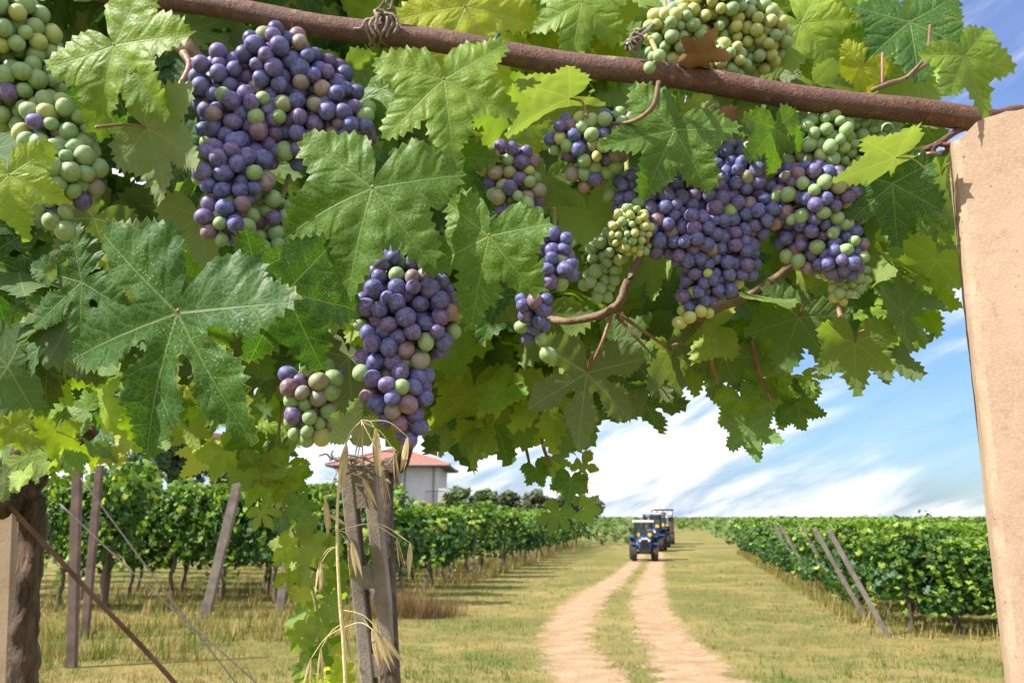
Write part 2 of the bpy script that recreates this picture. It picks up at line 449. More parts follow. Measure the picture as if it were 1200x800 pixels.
# ------------------------------------------------------------------ numpy leaf merging
def leaf_outline(kind, rng):
    """closed outline of a vine leaf; petiole junction at the origin, tip towards -y"""
    if kind == 'deep':
        half = [(0, .80), (8, .67), (16, .57), (21, .48), (23.5, .41), (21, .33), (23, .25), (30, .215), (37, .25), (38, .33), (36, .41), (37, .49), (43, .61), (53, .75), (61, .63), (70, .53), (76, .44),
                (78, .36), (76, .28), (82, .22), (90, .23), (94, .30), (94, .42), (104, .53), (117, .64), (128, .54), (142, .47), (156, .41), (167, .29), (174, .15)]
    elif kind == 'shallow':
        half = [(0, .74), (10, .61), (20, .50), (28, .41), (35, .46), (45, .58), (54, .66), (64, .56), (75, .47), (83, .42), (93, .49), (106, .57), (119, .60), (132, .49), (147, .42), (160, .33), (169, .20), (174, .09)]
    elif kind == 'three':
        half = [(0, .78), (10, .62), (19, .50), (27, .38), (32, .38), (38, .47), (47, .58), (57, .67), (68, .54), (80, .46), (88, .42), (98, .46), (112, .52), (122, .47), (134, .42), (150, .34), (163, .24), (173, .10)]
    else:
        half = [(0, .78), (9, .64), (17, .54), (24, .44), (28, .37), (33, .41), (37, .49), (45, .60), (53, .73), (63, .61), (72, .51), (80, .43), (85, .41), (91, .46), (103, .54), (117, .63), (130, .50), (145, .41), (158, .33), (168, .21), (174, .09)]
    pts = []
    for sgn in (1, -1):
        js = [(a + rng.uniform(-1.2, 1.2), r * rng.uniform(0.93, 1.07)) for a, r in half]
        seq = js if sgn == 1 else js[::-1]
        for a, r in seq:
            if sgn == -1 and a <= 2: continue
            th = R(a); pts.append(Vector((sgn * r * math.sin(th), -r * math.cos(th))))
        if sgn == 1: pts.append(Vector((0, 0.035)))
    return pts


def serrate(pts, step, h, rng):
    """resample and push saw teeth outwards (pts go anticlockwise seen from +z)"""
    n = len(pts); dense = []
    for i in range(n):
        a, b, c, d = pts[i - 1], pts[i], pts[(i + 1) % n], pts[(i + 2) % n]
        for k in range(6):
            u = k / 6; dense.append(0.5 * ((2 * b) + (c - a) * u + (2 * a - 5 * b + 4 * c - d) * u * u + (3 * b - a - 3 * c + d) * u ** 3) * 0.6 + b.lerp(c, u) * 0.4)
    L = [0.0]
    for i in range(len(dense)): L.append(L[-1] + (dense[(i + 1) % len(dense)] - dense[i]).length)
    tot = L[-1]; k = max(12, int(tot / step)); out = []
    def pos(s):
        s %= tot; lo = int(np.searchsorted(L, s, 'right')) - 1; lo = min(lo, len(dense) - 1)
        u = (s - L[lo]) / max(L[lo + 1] - L[lo], 1e-6); return dense[lo].lerp(dense[(lo + 1) % len(dense)], u)
    s = 0.0
    for i in range(k):
        ln = tot / k; s0 = ln * i + rng.uniform(-.18, .18) * ln
        p0 = pos(s0); s1 = s0 + ln * rng.uniform(.45, .6); p1 = pos(s1)
        d = (pos(s1 + ln * .2) - pos(s1 - ln * .2)).normalized(); nrm = Vector((d.y, -d.x))
        r = p1.length; hh = h * rng.uniform(0.5, 1.35) * (1.0 if r > 0.40 else max(0.0, (r - 0.26) / 0.14))
        out.append(p0); out.append(p1 + nrm * hh)
    return out


VEINS = [R(a) for a in (0, 52, -52, 113, -113)]


def leaf_data(kind, rng, grid, step, h, curl=0.12, wave=0.05, fold=0.12, quilt=0.02):
    """vertices, triangles and vein coordinates of one leaf"""
    o = serrate(leaf_outline(kind, rng), step, h, rng)
    n = len(o); pts = list(o)
    if grid:
        k = int(1.6 / grid)
        for i in range(-k, k):
            for j in range(-k, k):
                p = Vector(((i + (j % 2) * .5) * grid, j * grid * .87)) + Vector((rng.uniform(-.2, .2), rng.uniform(-.2, .2))) * grid
                if p.length < 0.85: pts.append(p)
        pts.append(Vector((0, 0)))
    res = delaunay_2d_cdt(pts, [], [list(range(n))], 1, 1e-5)
    v2 = np.array([(p.x, p.y) for p in res[0]]); tris = [f for f in res[2]]
    edge = np.array([1.0 if any(k < n for k in og) else 0.0 for og in res[3]])
    r = np.hypot(v2[:, 0], v2[:, 1]); th = np.arctan2(v2[:, 0], -v2[:, 1])
    dth = np.stack([np.abs((th - a + np.pi) % (2 * np.pi) - np.pi) for a in VEINS]); kbest = dth.argmin(0); dmin = dth.min(0)
    vu = r * np.cos(dmin); vv = np.abs(r * np.sin(dmin))
    p1, p2, p3 = rng.uniform(0, 6.3), rng.uniform(0, 6.3), rng.uniform(-1, 1)
    z = -curl * r ** 2 * (1 + .4 * np.cos(th + p1)) + fold * (np.abs(v2[:, 0]) ** 1.15) * rng.uniform(.3, 1) - fold * .3
    z += wave * r ** 2 * 2.0 * np.sin(3 * th + p1) + wave * 1.3 * r ** 3 * np.sin(8 * th + p2)
    z += quilt * np.minimum(vv / 0.12, 1.0) * (0.6 + 0.4 * np.sin(vu * 40))
    z += 0.10 * p3 * v2[:, 0] * v2[:, 1] * 2
    z -= z[r.argmin()]
    return dict(v=np.column_stack([v2, z]), f=tris, vu=vu, vv=vv, edge=edge)


def leaf_mesh(name, d, m):
    me = bpy.data.meshes.new(name); me.from_pydata(d['v'].tolist(), [], d['f'])
    for k in ('vu', 'vv', 'edge'):
        a = me.attributes.new(k, 'FLOAT', 'POINT'); a.data.foreach_set('value', d[k].astype(np.float32))
    me.polygons.foreach_set('use_smooth', [True] * len(me.polygons)); me.materials.append(m); me.update()
    flip = sum(p.normal.z for p in me.polygons) < 0
    if flip: me.flip_normals()
    return me


def merged(name, data, mats4, cols, material, smooth=True):
    """one mesh holding many leaves: data[k] templates, mats4 [(k, 4x4)], cols one colour each"""
    V, Fi, vu, vv, ed, lc, lp = [], [], [], [], [], [], []; base = 0
    for (k, M), c in zip(mats4, cols):
        d = data[k]; A = np.array(M); v = d['v']; w = v @ A[:3, :3].T + A[:3, 3]
        V.append(w); Fi.append(d['fa'] + base); base += len(v)
        vu.append(d['vu']); vv.append(d['vv']); ed.append(d['edge'])
        lc.append(np.tile(np.array([c[0], c[1], c[2], 1.0]), (len(v), 1))); lp.append(v + np.array([0, 0, 3.7 * len(V) % 91]))
    V = np.concatenate(V); Fi = np.concatenate(Fi)
    me = bpy.data.meshes.new(name)
    me.vertices.add(len(V)); me.vertices.foreach_set('co', V.astype(np.float32).ravel())
    me.loops.add(Fi.size); me.loops.foreach_set('vertex_index', Fi.astype(np.int32).ravel())
    me.polygons.add(len(Fi)); me.polygons.foreach_set('loop_start', np.arange(0, Fi.size, 3, dtype=np.int32))
    me.polygons.foreach_set('loop_total', np.full(len(Fi), 3, dtype=np.int32))
    if smooth: me.polygons.foreach_set('use_smooth', np.ones(len(Fi), dtype=bool))
    for nm, arr in (('vu', vu), ('vv', vv), ('edge', ed)):
        a = me.attributes.new(nm, 'FLOAT', 'POINT'); a.data.foreach_set('value', np.concatenate(arr).astype(np.float32))
    a = me.attributes.new('lc', 'FLOAT_COLOR', 'POINT'); a.data.foreach_set('color', np.concatenate(lc).astype(np.float32).ravel())
    a = me.attributes.new('lp', 'FLOAT_VECTOR', 'POINT'); a.data.foreach_set('vector', np.concatenate(lp).astype(np.float32).ravel())
    me.materials.append(material); me.update(calc_edges=True); return me


def finish_data(d):
    f = np.array(d['f']); v = d['v']
    e1 = v[f[:, 1]] - v[f[:, 0]]; e2 = v[f[:, 2]] - v[f[:, 0]]
    if (e1[:, 0] * e2[:, 1] - e1[:, 1] * e2[:, 0]).sum() < 0: f = f[:, ::-1]
    d['fa'] = f; return d


rngL = random.Random(11)
MID = [finish_data(leaf_data(k, rngL, 0.16, 0.13, 0.065, rngL.uniform(.05, .35), .08, rngL.uniform(.1, .35)))
       for k in ('five', 'shallow', 'deep', 'three', 'five', 'shallow', 'three', 'five')]
LOW = []
for q_ in range(5):                                             # small far leaves: lobed, folded, 14 triangles
    o = [(0, -.62), (.18, -.36), (.52, -.40), (.40, -.12), (.58, .14), (.26, .34), (0, .06), (-.26, .34), (-.58, .14), (-.40, -.12), (-.52, -.40), (-.18, -.36)]
    o = [(x * rngL.uniform(.85, 1.15), y * rngL.uniform(.85, 1.15)) for x, y in o]
    v = np.array([(x, y, -.25 * (x * x + y * y) + .35 * abs(x) * rngL.uniform(.2, 1) + rngL.uniform(-.05, .05)) for x, y in o] + [(0, -.05, .04)])
    f = [(i, (i + 1) % 12, 12) for i in range(12)]
    LOW.append(finish_data(dict(v=v, f=f, vu=np.zeros(13), vv=np.ones(13), edge=np.zeros(13))))


def rmat(loc, size, rng, up=None, spread=1.0):
    """a leaf lying with its normal near `up`, tip hanging down"""
    n = (up + Vector((rng.gauss(0, 1), rng.gauss(0, 1), rng.gauss(0, 1))) * spread).normalized()
    down = Vector((rng.gauss(0, .5), rng.gauss(0, .5), -1)); y = -(down - n * down.dot(n)).normalized(); x = y.cross(n)
    return Matrix(((x.x * size, y.x * size, n.x * size, loc[0]), (x.y * size, y.y * size, n.y * size, loc[1]), (x.z * size, y.z * size, n.z * size, loc[2]), (0, 0, 0, 1)))


# ------------------------------------------------------------------ background vines
def vine_foliage(seed, w, d, z0, z1, count, bright=1.0, ls=1.0):
    rng = random.Random(seed); ms, cs = [], []
    lumps = [(rng.uniform(-w, w), rng.uniform(-d, d) * .6, rng.uniform(z0 + .2, z1 - .25), rng.uniform(.2, .5)) for _ in range(11)]
    while len(ms) < count:
        if rng.random() < 0.95:
            lx, ly, lz, lr = rng.choice(lumps)
            v = Vector((rng.gauss(0, 1), rng.gauss(0, 1), rng.gauss(0, 1))).normalized() * lr * rng.uniform(.7, 1.05)
            p = Vector((lx + v.x * 1.2, ly + v.y, lz + v.z)); up = v.normalized() * 0.9 + Vector((0, 0, .5))
        else:                                                    # shoots that stick out
            if rng.random() < .6: a = Vector((rng.uniform(-w, w), rng.uniform(-d, d) * .7, z1 - .25)); dr = Vector((rng.uniform(-.7, .7), rng.uniform(-.7, .7), .8)).normalized()
            else: a = Vector((rng.uniform(-w, w), rng.choice((-1, 1)) * d * .6, rng.uniform(z0 + .3, z1 - .3))); dr = Vector((rng.uniform(-.4, .4), math.copysign(1, a.y), -.2)).normalized()
            for k in range(7):
                q = a + dr * (.085 * k) + Vector((0, 0, -.012 * k * k)); ms.append((rng.randrange(5), rmat(q, rng.uniform(.08, .13), rng, Vector((0, 0, 1)), .9)))
                b = rng.uniform(.9, 1.6); cs.append((.13 * b, .21 * b, .028 * b))
            continue
        if p.z < z0 - .1: continue
        ms.append((rng.randrange(5), rmat(p, ls * rng.uniform(.075, .14), rng, up, .6)))
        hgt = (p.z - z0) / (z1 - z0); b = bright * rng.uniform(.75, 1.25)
        c = (.026, .070, .014) if rng.random() < .95 - .62 * max(0, hgt) ** 2.2 else ((.10, .185, .024) if rng.random() < .78 else (.22, .26, .03))  # young leaves brighter towards the top; sunlit tops and shaded sides put into colour
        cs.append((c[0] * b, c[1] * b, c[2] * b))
    return ms, cs


VKINDS = []
for i in range(6):
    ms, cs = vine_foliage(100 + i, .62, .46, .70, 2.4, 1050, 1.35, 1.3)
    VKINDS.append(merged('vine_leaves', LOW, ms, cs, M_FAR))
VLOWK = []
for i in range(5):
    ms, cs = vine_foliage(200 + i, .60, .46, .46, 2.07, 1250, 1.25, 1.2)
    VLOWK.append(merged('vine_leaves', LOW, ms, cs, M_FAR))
TRUNKS = []
for i in range(4):
    rng = random.Random(40 + i); mb = MB()
    p = [Vector((0, 0, -.05))]
    for k in range(5): p.append(p[-1] + Vector((rng.uniform(-.07, .07), rng.uniform(-.05, .05), .27)))
    sp = spline(p, 5); mb.tube(sp, [r * 1.0 for r in interp_rad([.062, .05, .045, .05, .04, .035], len(sp))], 8, lump=.5)
    for sg in (-1, 1):
        b = [p[-2], p[-2] + Vector((sg * .22, rng.uniform(-.06, .06), .2)), p[-2] + Vector((sg * .55, rng.uniform(-.08, .08), .32))]
        sp = spline(b, 4); mb.tube(sp, interp_rad([.03, .022, .014], len(sp)), 6)
    TRUNKS.append(mb.mesh('vine_trunk', M_BARKFAR, True))

ORD = ['first', 'second', 'third', 'fourth', 'fifth', 'sixth', 'seventh', 'eighth', 'ninth', 'tenth', 'eleventh', 'twelfth', 'thirteenth', 'fourteenth', 'fifteenth',
       'sixteenth', 'seventeenth', 'eighteenth', 'nineteenth', 'twentieth']


def vine(loc, rz, kinds, k, label, group, sc=(1, 1, 1)):
    o = thing('grapevine', label, 'grapevine', loc, group, rz)
    o.scale = sc
    put('trunk', TRUNKS[k % 4], o); put('foliage', kinds[k % len(kinds)], o); return o


def post_mesh(h, w, m, d=None):
    mb = MB(); mb.box((0, 0, h / 2 - .1), (w, d or w * .8, h + .2), bev=.008); return mb.mesh('post', m)


PM = post_mesh(2.15, .09, M_POST)


def lean_post(base, ang, mesh, label, group, name='vineyard_post'):
    o = put(name, mesh); o.location = base
    o.rotation_euler = (0, ang, ROW_RZ); return tag(o, label, 'post', group)


rng = random.Random(5)
# rows right of the track
pR = gp(1034, 741); s0R, nR = pR.dot(T), pR.dot(N)
pL = gp(505, 691); nL = pL.dot(N); s0L = pL.dot(T)
RSP, LSP, VSP = 1.75, 2.55, 1.15
NR_R = 20
extra_R, extra_L = [], []
for i in range(26):
    s = s0R + .15 + RSP * i
    for j in range(22):
        n = nR + .55 + VSP * j
        keep = (i == 0 and j < 4) or (0 < i < 10 and j < 3) or (10 <= i < NR_R and j < 2)
        p = sn(s + rng.uniform(-.14, .14), n + rng.uniform(-.3, .12)); sc = rng.uniform(.88, 1.12)
        if keep:
            vine(p, ROW_RZ + rng.choice((0, math.pi)), VLOWK, rng.randrange(20), f'green grapevine {"at the track end" if j == 0 else ORD[j] + " from the track"} of the {ORD[i]} row right of the track', 'grapevines in the rows right of the track', (1, 1, sc))
        else: extra_R.append((p, sc))
    if i in (0, 1, 3, 4, 6, 8, 11):
        lean_post(sn(s - .12 - (0.5 if i == 0 else 0), nR + (.0 if i == 0 else (.38 if i > 1 else .12) + rng.uniform(-.05, .3))), R(-24 + rng.uniform(-5, 5)), PM,
                  f'leaning grey post at the track end of the {ORD[i]} vine row right of the track', 'leaning end posts right of the track')
# rows left of the track
for i in range(-1, 22):
    s = s0L - LSP * 1.9 + LSP * i
    for j in range(14):
        n = nL - .15 - VSP * 1.2 * j
        if i == -1 and j < 4: continue
        i1 = i + 1
        keep = (i < 3 and j < 7) or (3 <= i < 8 and j < 4) or (8 <= i < 18 and j < 2)
        p = sn(s + rng.uniform(-.12, .12), n + rng.uniform(-.15, .15)); sc = rng.uniform(.95, 1.1) * (1.02 if i > 3 else (1.04 if j < 3 and i > 0 else 1.28))
        if keep:
            vine(p, ROW_RZ + rng.choice((0, math.pi)), VKINDS, rng.randrange(24), f'bushy grapevine {"at the track end" if j == 0 else ORD[j] + " from the track"} of the {ORD[i1]} row left of the track', 'grapevines in the rows left of the track', (1.1, 1.1, sc))
        else: extra_L.append((p, sc))
    if 0 <= i < 10:
        lean_post(sn(s - .1, nL - .1 + rng.uniform(-.2, .1)), R(8 + rng.uniform(-9, 7)), PM, f'leaning grey post at the track end of the {ORD[i + 1]} vine row left of the track', 'leaning end posts left of the track')


def vineyard(name, places, z0, z1, label):
    rng = random.Random(9); ms, cs = [], []
    for p, sc in places:
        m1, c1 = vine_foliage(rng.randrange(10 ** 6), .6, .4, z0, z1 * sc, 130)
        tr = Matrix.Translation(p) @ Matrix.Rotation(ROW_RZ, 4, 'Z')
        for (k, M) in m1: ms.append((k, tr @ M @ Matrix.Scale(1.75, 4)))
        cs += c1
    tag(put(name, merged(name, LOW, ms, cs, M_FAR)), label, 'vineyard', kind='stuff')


vineyard('vineyard', extra_R, .4, 2.02, 'far sea of vine rows right of the track')
vineyard('vineyard', extra_L, .7, 2.25, 'far vine rows left of the track below the house')

# far vineyards closing the view to the horizon
ms, cs = [], []
rng = random.Random(21)
for k in range(22000):
    s = rng.uniform(58, 210); n = rng.uniform(-60, 110) * (s / 120)
    if abs(n - 1.0) < 2.2 and s < 130: continue
    p = sn(s, n, rng.uniform(.3, 2.1)); b = rng.uniform(.8, 1.4)
    ms.append((rng.randrange(5), rmat(p, rng.uniform(.24, .42) * (1 + s / 220), rng, Vector((0, -.4, 1)), .6))); cs.append((.075 * b, .125 * b, .024 * b))
tag(put('distant_vineyard', merged('distant_vineyard', LOW, ms, cs, M_FAR)), 'distant vineyards along the horizon beyond the tractors', 'vineyard', kind='stuff')


# ------------------------------------------------------------------ grass
def blades(name, spots, label, cat, bw0=.004, bw1=.025):
    """spots: (x, y, height, width, count, colour)"""
    rng = np.random.default_rng(3); V, col = [], []
    for (x, y, h, w, cnt, c) in spots:
        for _ in range(cnt):
            a = rng.uniform(0, 6.28); dx, dy = math.cos(a), math.sin(a); l = rng.uniform(.1, .75); hh = h * rng.uniform(.5, 1.15)
            ox, oy = rng.normal(0, w, 2); bw = bw0 + hh * bw1
            V += [(x + ox - dy * bw, y + oy + dx * bw, 0), (x + ox + dy * bw, y + oy - dx * bw, 0), (x + ox + dx * l * hh, y + oy + dy * l * hh, hh)]
            b = rng.uniform(.75, 1.25); col += [(c[0] * b, c[1] * b, c[2] * b, 1)] * 3
    V = np.array(V, dtype=np.float32); n = len(V)
    me = bpy.data.meshes.new(name); me.vertices.add(n); me.vertices.foreach_set('co', V.ravel())
    me.loops.add(n); me.loops.foreach_set('vertex_index', np.arange(n, dtype=np.int32)); me.polygons.add(n // 3)
    me.polygons.foreach_set('loop_start', np.arange(0, n, 3, dtype=np.int32)); me.polygons.foreach_set('loop_total', np.full(n // 3, 3, dtype=np.int32))
    a = me.attributes.new('lc', 'FLOAT_COLOR', 'POINT'); a.data.foreach_set('color', np.array(col, dtype=np.float32).ravel())
    me.materials.append(M_BLADE); me.update(calc_edges=True)
    return tag(put(name, me), label, cat, kind='stuff')


def track_edges(s):
    return None


trk_tab = [(gp(a, py).dot(T), gp(a, py).dot(N), gp(b, py).dot(N), gp(c_, py).dot(N), gp(d, py).dot(N)) for (py, a, b, c_, d) in TRK]
trk_tab.sort(); TS = [r[0] for r in trk_tab]


def on_dirt(s, n):
    a, b, c_, d = (np.interp(s, TS, [r[k] for r in trk_tab]) for k in (1, 2, 3, 4))
    if a < n < b or c_ < n < d: return 1.0
    if b <= n <= c_: return 0.35
    return 0.0


rng = random.Random(77); spots = []
STRAW = (.29, .225, .088); OLIVE = (.15, .17, .035); GRN = (.085, .15, .025)
for k in range(34000):
    s = 10.5 + 34 * rng.random() ** 1.7; n = rng.uniform(-12.5, 7.5) * (.55 + s / 32)
    if s > 17 and (n > nR + 4 or n < nL - 14): continue
    dd = on_dirt(s, n)
    if rng.random() < dd * 1.0: continue
    p = sn(s, n); q = mnoise.noise(p * .35); q2 = mnoise.noise(p * 1.3 + Vector((7, 3, 0)))
    if q2 < -.32 and rng.random() < .8: continue
    c = STRAW if q + rng.gauss(0, .22) > .04 else (OLIVE if rng.random() < .45 else GRN)
    h = .05 + .05 * max(0, q2 + .3)
    if n < nL - 1.5: h *= 1.7
    spots.append((p.x, p.y, h * (2.2 if rng.random() < .05 else 1), .05, 3, c))
blades('grass', spots, 'short dry grass tufts growing beside the track', 'grass')
spots = []
for i in range(-1, 20):
    s = s0L - LSP * 1.9 + LSP * i
    for k in range(150 if i < 9 else 50):
        n = nL + .7 - abs(rng.gauss(0, 1)) * (6 if i < 3 else 2.5); p = sn(s + rng.gauss(-.25, .55), n)
        spots.append((p.x, p.y, rng.uniform(.15, .42), .07, 5, STRAW if rng.random() < .62 else OLIVE))
for i in range(0, 22):
    s = s0R + .15 + RSP * i
    for k in range(90):
        n = nR - .35 + abs(rng.gauss(0, .9)) * (3 if i == 0 else .9); p = sn(s + rng.gauss(-.3, .4), n)
        spots.append((p.x, p.y, rng.uniform(.1, .38), .07, 5, STRAW if rng.random() < .6 else OLIVE))
for k in range(900):                                             # taller straw below the left rows, near the viewer
    px, py = rng.uniform(40, 420), rng.uniform(690, 775); p = gp(px, py)
    if mnoise.noise(p * .5) > -.1: spots.append((p.x, p.y, rng.uniform(.12, .48), .09, 7, STRAW if rng.random() < .62 else (OLIVE if rng.random() < .6 else GRN)))
blades('dry_weeds', spots, 'tall straw coloured weeds along the feet of the vine rows', 'weeds')
rng = random.Random(8); spots = []
db = gp(480, 722)
o = blades('dry_bush', [(db.x + rng.gauss(0, .45), db.y + rng.gauss(0, .3), rng.uniform(.12, .75), .1, 14, rng.choice(((.20, .125, .065), (.27, .19, .09), (.13, .10, .05)))) for k in range(260)], 'brown dry bush at the row end behind the concrete post', 'bush', .003, .006)
o['kind'] = 'thing'
rng = random.Random(18)

# ------------------------------------------------------------------ house
M_TILE, t = mat('roof_tiles')
oc = t.n('ShaderNodeTexCoord').outputs['Object']
wv = t.n('ShaderNodeTexWave', {'wave_type': 'BANDS', 'bands_direction': 'X'}, Vector=oc, Scale=1.6, Distortion=.6, Detail=2.0).outputs[0]
c = t.mix(t.noise(oc, 3, 5), (0.27, 0.095, 0.07), (0.36, 0.16, 0.12))
t.out(t.n('ShaderNodeBsdfPrincipled', Base_Color=c, Roughness=.85, Normal=t.bump(wv, .8, .08)))
M_WALL = simple('white_plaster', (.52, .53, .55), (.58, .58, .59), .9, 1.5, .3, 30)
M_EAVE = simple('eave_wood', (.16, .10, .07), None, .8)
M_DARKMETAL = simple('dark_railing', (.045, .045, .05), None, .5)
M_PIPE = simple('grey_downpipe', (.16, .17, .19), None, .5)
M_SHUT = simple('brown_shutter', (.13, .07, .05), (.17, .10, .07), .6, 12)
M_GLASS, t = mat('dark_window_glass')
t.out(t.n('ShaderNodeBsdfPrincipled', Base_Color=(.03, .04, .05), Roughness=.08, Specular_IOR_Level=.6))

HY = 72.0
hs = mpp(450, 560, HY)
hc = at(450, 605, HY); hc.z = 0
hz = lambda py: at(450, py, HY).z
hx = lambda px: at(px, 580, HY).x - hc.x
house = thing('house', 'pale farmhouse with a red tiled hip roof standing behind the left vines', 'house', hc)
ez = hz(547); rz_ = hz(524); xl, xr = hx(396), hx(514); dep = 9.0
MB().box(((xl + xr) / 2, dep / 2, ez / 2), (xr - xl, dep, ez)).build('wall', M_WALL, house)
rb = MB(); oh = .95; x0, x1, y0, y1 = xl - oh, xr + oh, -oh, dep + oh
rv = [(x0, y0, ez), (x1, y0, ez), (x1, y1, ez), (x0, y1, ez), (x0 + 4.6, (y0 + y1) / 2, rz_), (x1 - 4.6, (y0 + y1) / 2, rz_)]
rv = [(x, y, z + .16) for x, y, z in rv[:4]] + [(x, y, z + .16) for x, y, z in rv[4:]]
rb.add(rv, [(0, 1, 5, 4), (1, 2, 5), (2, 3, 4, 5), (3, 0, 4), (3, 2, 1, 0)])
roof = rb.build('roof', M_TILE, house)
rd = MB()
for a, b in ((4, 5), (0, 4), (1, 5), (2, 5), (3, 4)): rd.tube([Vector(rv[a]), Vector(rv[b])], .11, 8)
rd.build('ridge_tiles', M_TILE, roof)
ch = MB(); ch.box((x0 + 5.3, dep * .62, rz_ - .1), (.7, .6, 1.1)); ch.box((x0 + 5.3, dep * .62, rz_ + .52), (.9, .8, .12))
MB().box(((x0 + x1) / 2, (y0 + y1) / 2, ez + .075), (x1 - x0, y1 - y0, .14)).build('eaves', M_EAVE, house)
gt = MB(); gt.tube([(x0, y0 - .08, ez + .1), (x1, y0 - .08, ez + .1)], .07, 8); gt.build('gutter', M_PIPE, house)
for x in (xr - .45, hx(474)):
    MB().tube([(x, -.1, ez - .02), (x, -.1, .1)], .06, 8).build('downpipe', M_PIPE, house)
for (pxc, w_) in ((462, .95), (438, .95), (415, .95)):
    xc = hx(pxc); zc = ez - 1.35
    wn = MB(); wn.box((xc, -.03, zc), (w_ + .24, .06, 1.74)); wf = wn.build('window', M_WALL, house)
    MB().box((xc, -.075, zc), (w_, .03, 1.5)).build('pane', M_GLASS, wf)
    s_ = MB()
    for q in range(14): s_.box((xc, -.11, zc - .7 + q * .1), (w_ - .02, .04, .075))
    s_.build('shutter', M_SHUT, wf)
    MB().box((xc, -.09, zc - .91), (w_ + .4, .18, .07)).build('sill', M_WALL, wf)
bl = MB(); bz = hz(587); bl.box((xr + .5, 1.8, bz), (1.0, 4.6, .22)); bl.box((xr + .93, 1.8, bz + .6), (.12, 4.6, .98)); bl.box((xr + .44, -.43, bz + .6), (.86, .12, .98))
balc = bl.build('balcony', M_WALL, house)
tr_ = MB(); tz = hz(590)
tr_.box((hx(512), -1.6, tz), (2.2, 3.0, .12))
tr_.build('terrace_slab', M_EAVE, house)
rl = MB()
for q in range(12): rl.cyl((hx(503) + q * .14, -3.0, tz + .06), (hx(503) + q * .14, -3.0, tz + .95), .018, 6)
rl.tube([(hx(503), -3.0, tz + .95), (hx(503) + 1.55, -3.0, tz + .95)], .03, 6)
rl.build('railing', M_DARKMETAL, house)
M2 = Matrix.Translation((hx(514), -4.2, hz(597))) @ Matrix.Rotation(R(9), 4, 'X')
MB().box((0, 0, 0), (3.6, 2.4, .14), M2).build('porch_roof', M_TILE, house)
pp = MB()
for dx in (-1.6, 0, 1.6): pp.cyl((hx(514) + dx, -5.1, 0), (hx(514) + dx, -5.1, hz(597) - .25), .09, 8)
pp.build('porch_post', M_POST, house)


# ------------------------------------------------------------------ trees
def tree(px, top, base, Y, wpx, label, col, seed, n=1500, ls=.5, name='tree', group='trees by the house', cone=False):
    rng = random.Random(seed); p = at(px, 605, Y); p.z = 0
    zt = at(px, top, Y).z; zb = max(.4, at(px, base, Y).z); rw = wpx * mpp(px, 600, Y) / 2
    o = thing(name, label, 'tree', p, group)
    mb = MB(); pts = [Vector((0, 0, -.2)), Vector((rng.uniform(-.2, .2), 0, zb)), Vector((rng.uniform(-.4, .4), .1, zb + (zt - zb) * .55)), Vector((0, 0, zt - .4))]
    sp = spline(pts, 4); mb.tube(sp, interp_rad([.24, .18, .1, .03], len(sp)), 8)
    for k in range(9):
        z = zb + (zt - zb) * rng.uniform(.1, .75); a = rng.uniform(0, 6.28); l = rw * rng.uniform(.5, .9)
        mb.tube(spline([(0, 0, z), (math.cos(a) * l * .5, math.sin(a) * l * .5, z + l * .3), (math.cos(a) * l, math.sin(a) * l, z + l * .45)], 3), interp_rad([.09, .05, .02], 7), 6)
    mb.build('trunk', M_BARKFAR, o, True)
    ms, cs = [], []; lumps = []
    for k in range(26):
        h = rng.random(); z = zb + (zt - zb) * (.08 + .88 * h); prof = (1 - h * .9) if cone else math.sin(math.pi * (.15 + .8 * h)) ** .6
        a = rng.uniform(0, 6.28); r = rw * prof * rng.uniform(.25, .85); lumps.append((Vector((math.cos(a) * r, math.sin(a) * r, z)), rng.uniform(.22, .42) * rw * (.5 + .5 * prof)))
    for k in range(n):
        c, r = rng.choice(lumps); v = Vector((rng.gauss(0, 1), rng.gauss(0, 1), rng.gauss(0, .8))).normalized(); q = c + v * r * rng.uniform(.5, 1.08)
        ms.append((rng.randrange(5), rmat(q, ls * rng.uniform(.7, 1.3), rng, v + Vector((0, 0, .4)), .5))); b = rng.uniform(.7, 1.35); cs.append((col[0] * b, col[1] * b, col[2] * b))
    put('crown', merged('crown', LOW, ms, cs, M_FAR), o); return o


tree(205, 512, 566, 60, 85, 'dark broad evergreen rising behind the left vine rows', (.035, .07, .025), 1, 2600, .42, 'evergreen_tree')
tree(158, 532, 570, 66, 56, 'lower dark tree left of the broad evergreen', (.04, .085, .028), 2, 1500, .42)
tree(258, 524, 570, 64, 50, 'brownish green tree right of the broad evergreen', (.075, .085, .035), 3, 1500, .42)
for i, (px, top, w_, Y, lb) in enumerate([(540, 571, 34, 66, 'pale green bushy tree beside the house balcony'), (566, 575, 30, 70, 'round bush right of the pale green tree by the house'),
        (596, 578, 34, 75, 'small olive green tree between house and drooping shoot'), (630, 577, 36, 78, 'grey green tree behind the tip of the drooping shoot'), (664, 580, 30, 82, 'low tree right of the grey green tree'),
        (698, 585, 22, 90, 'thin airy tree nearest the tractors on the skyline')]):
    tree(px, top, 606, Y, w_ * 1.25, lb, ((.09, .13, .045), (.075, .12, .04), (.09, .11, .05), (.085, .10, .055), (.075, .10, .045), (.10, .12, .06))[i], 30 + i, 900 if i < 5 else 240, .36, 'small_tree', 'small trees on the skyline')

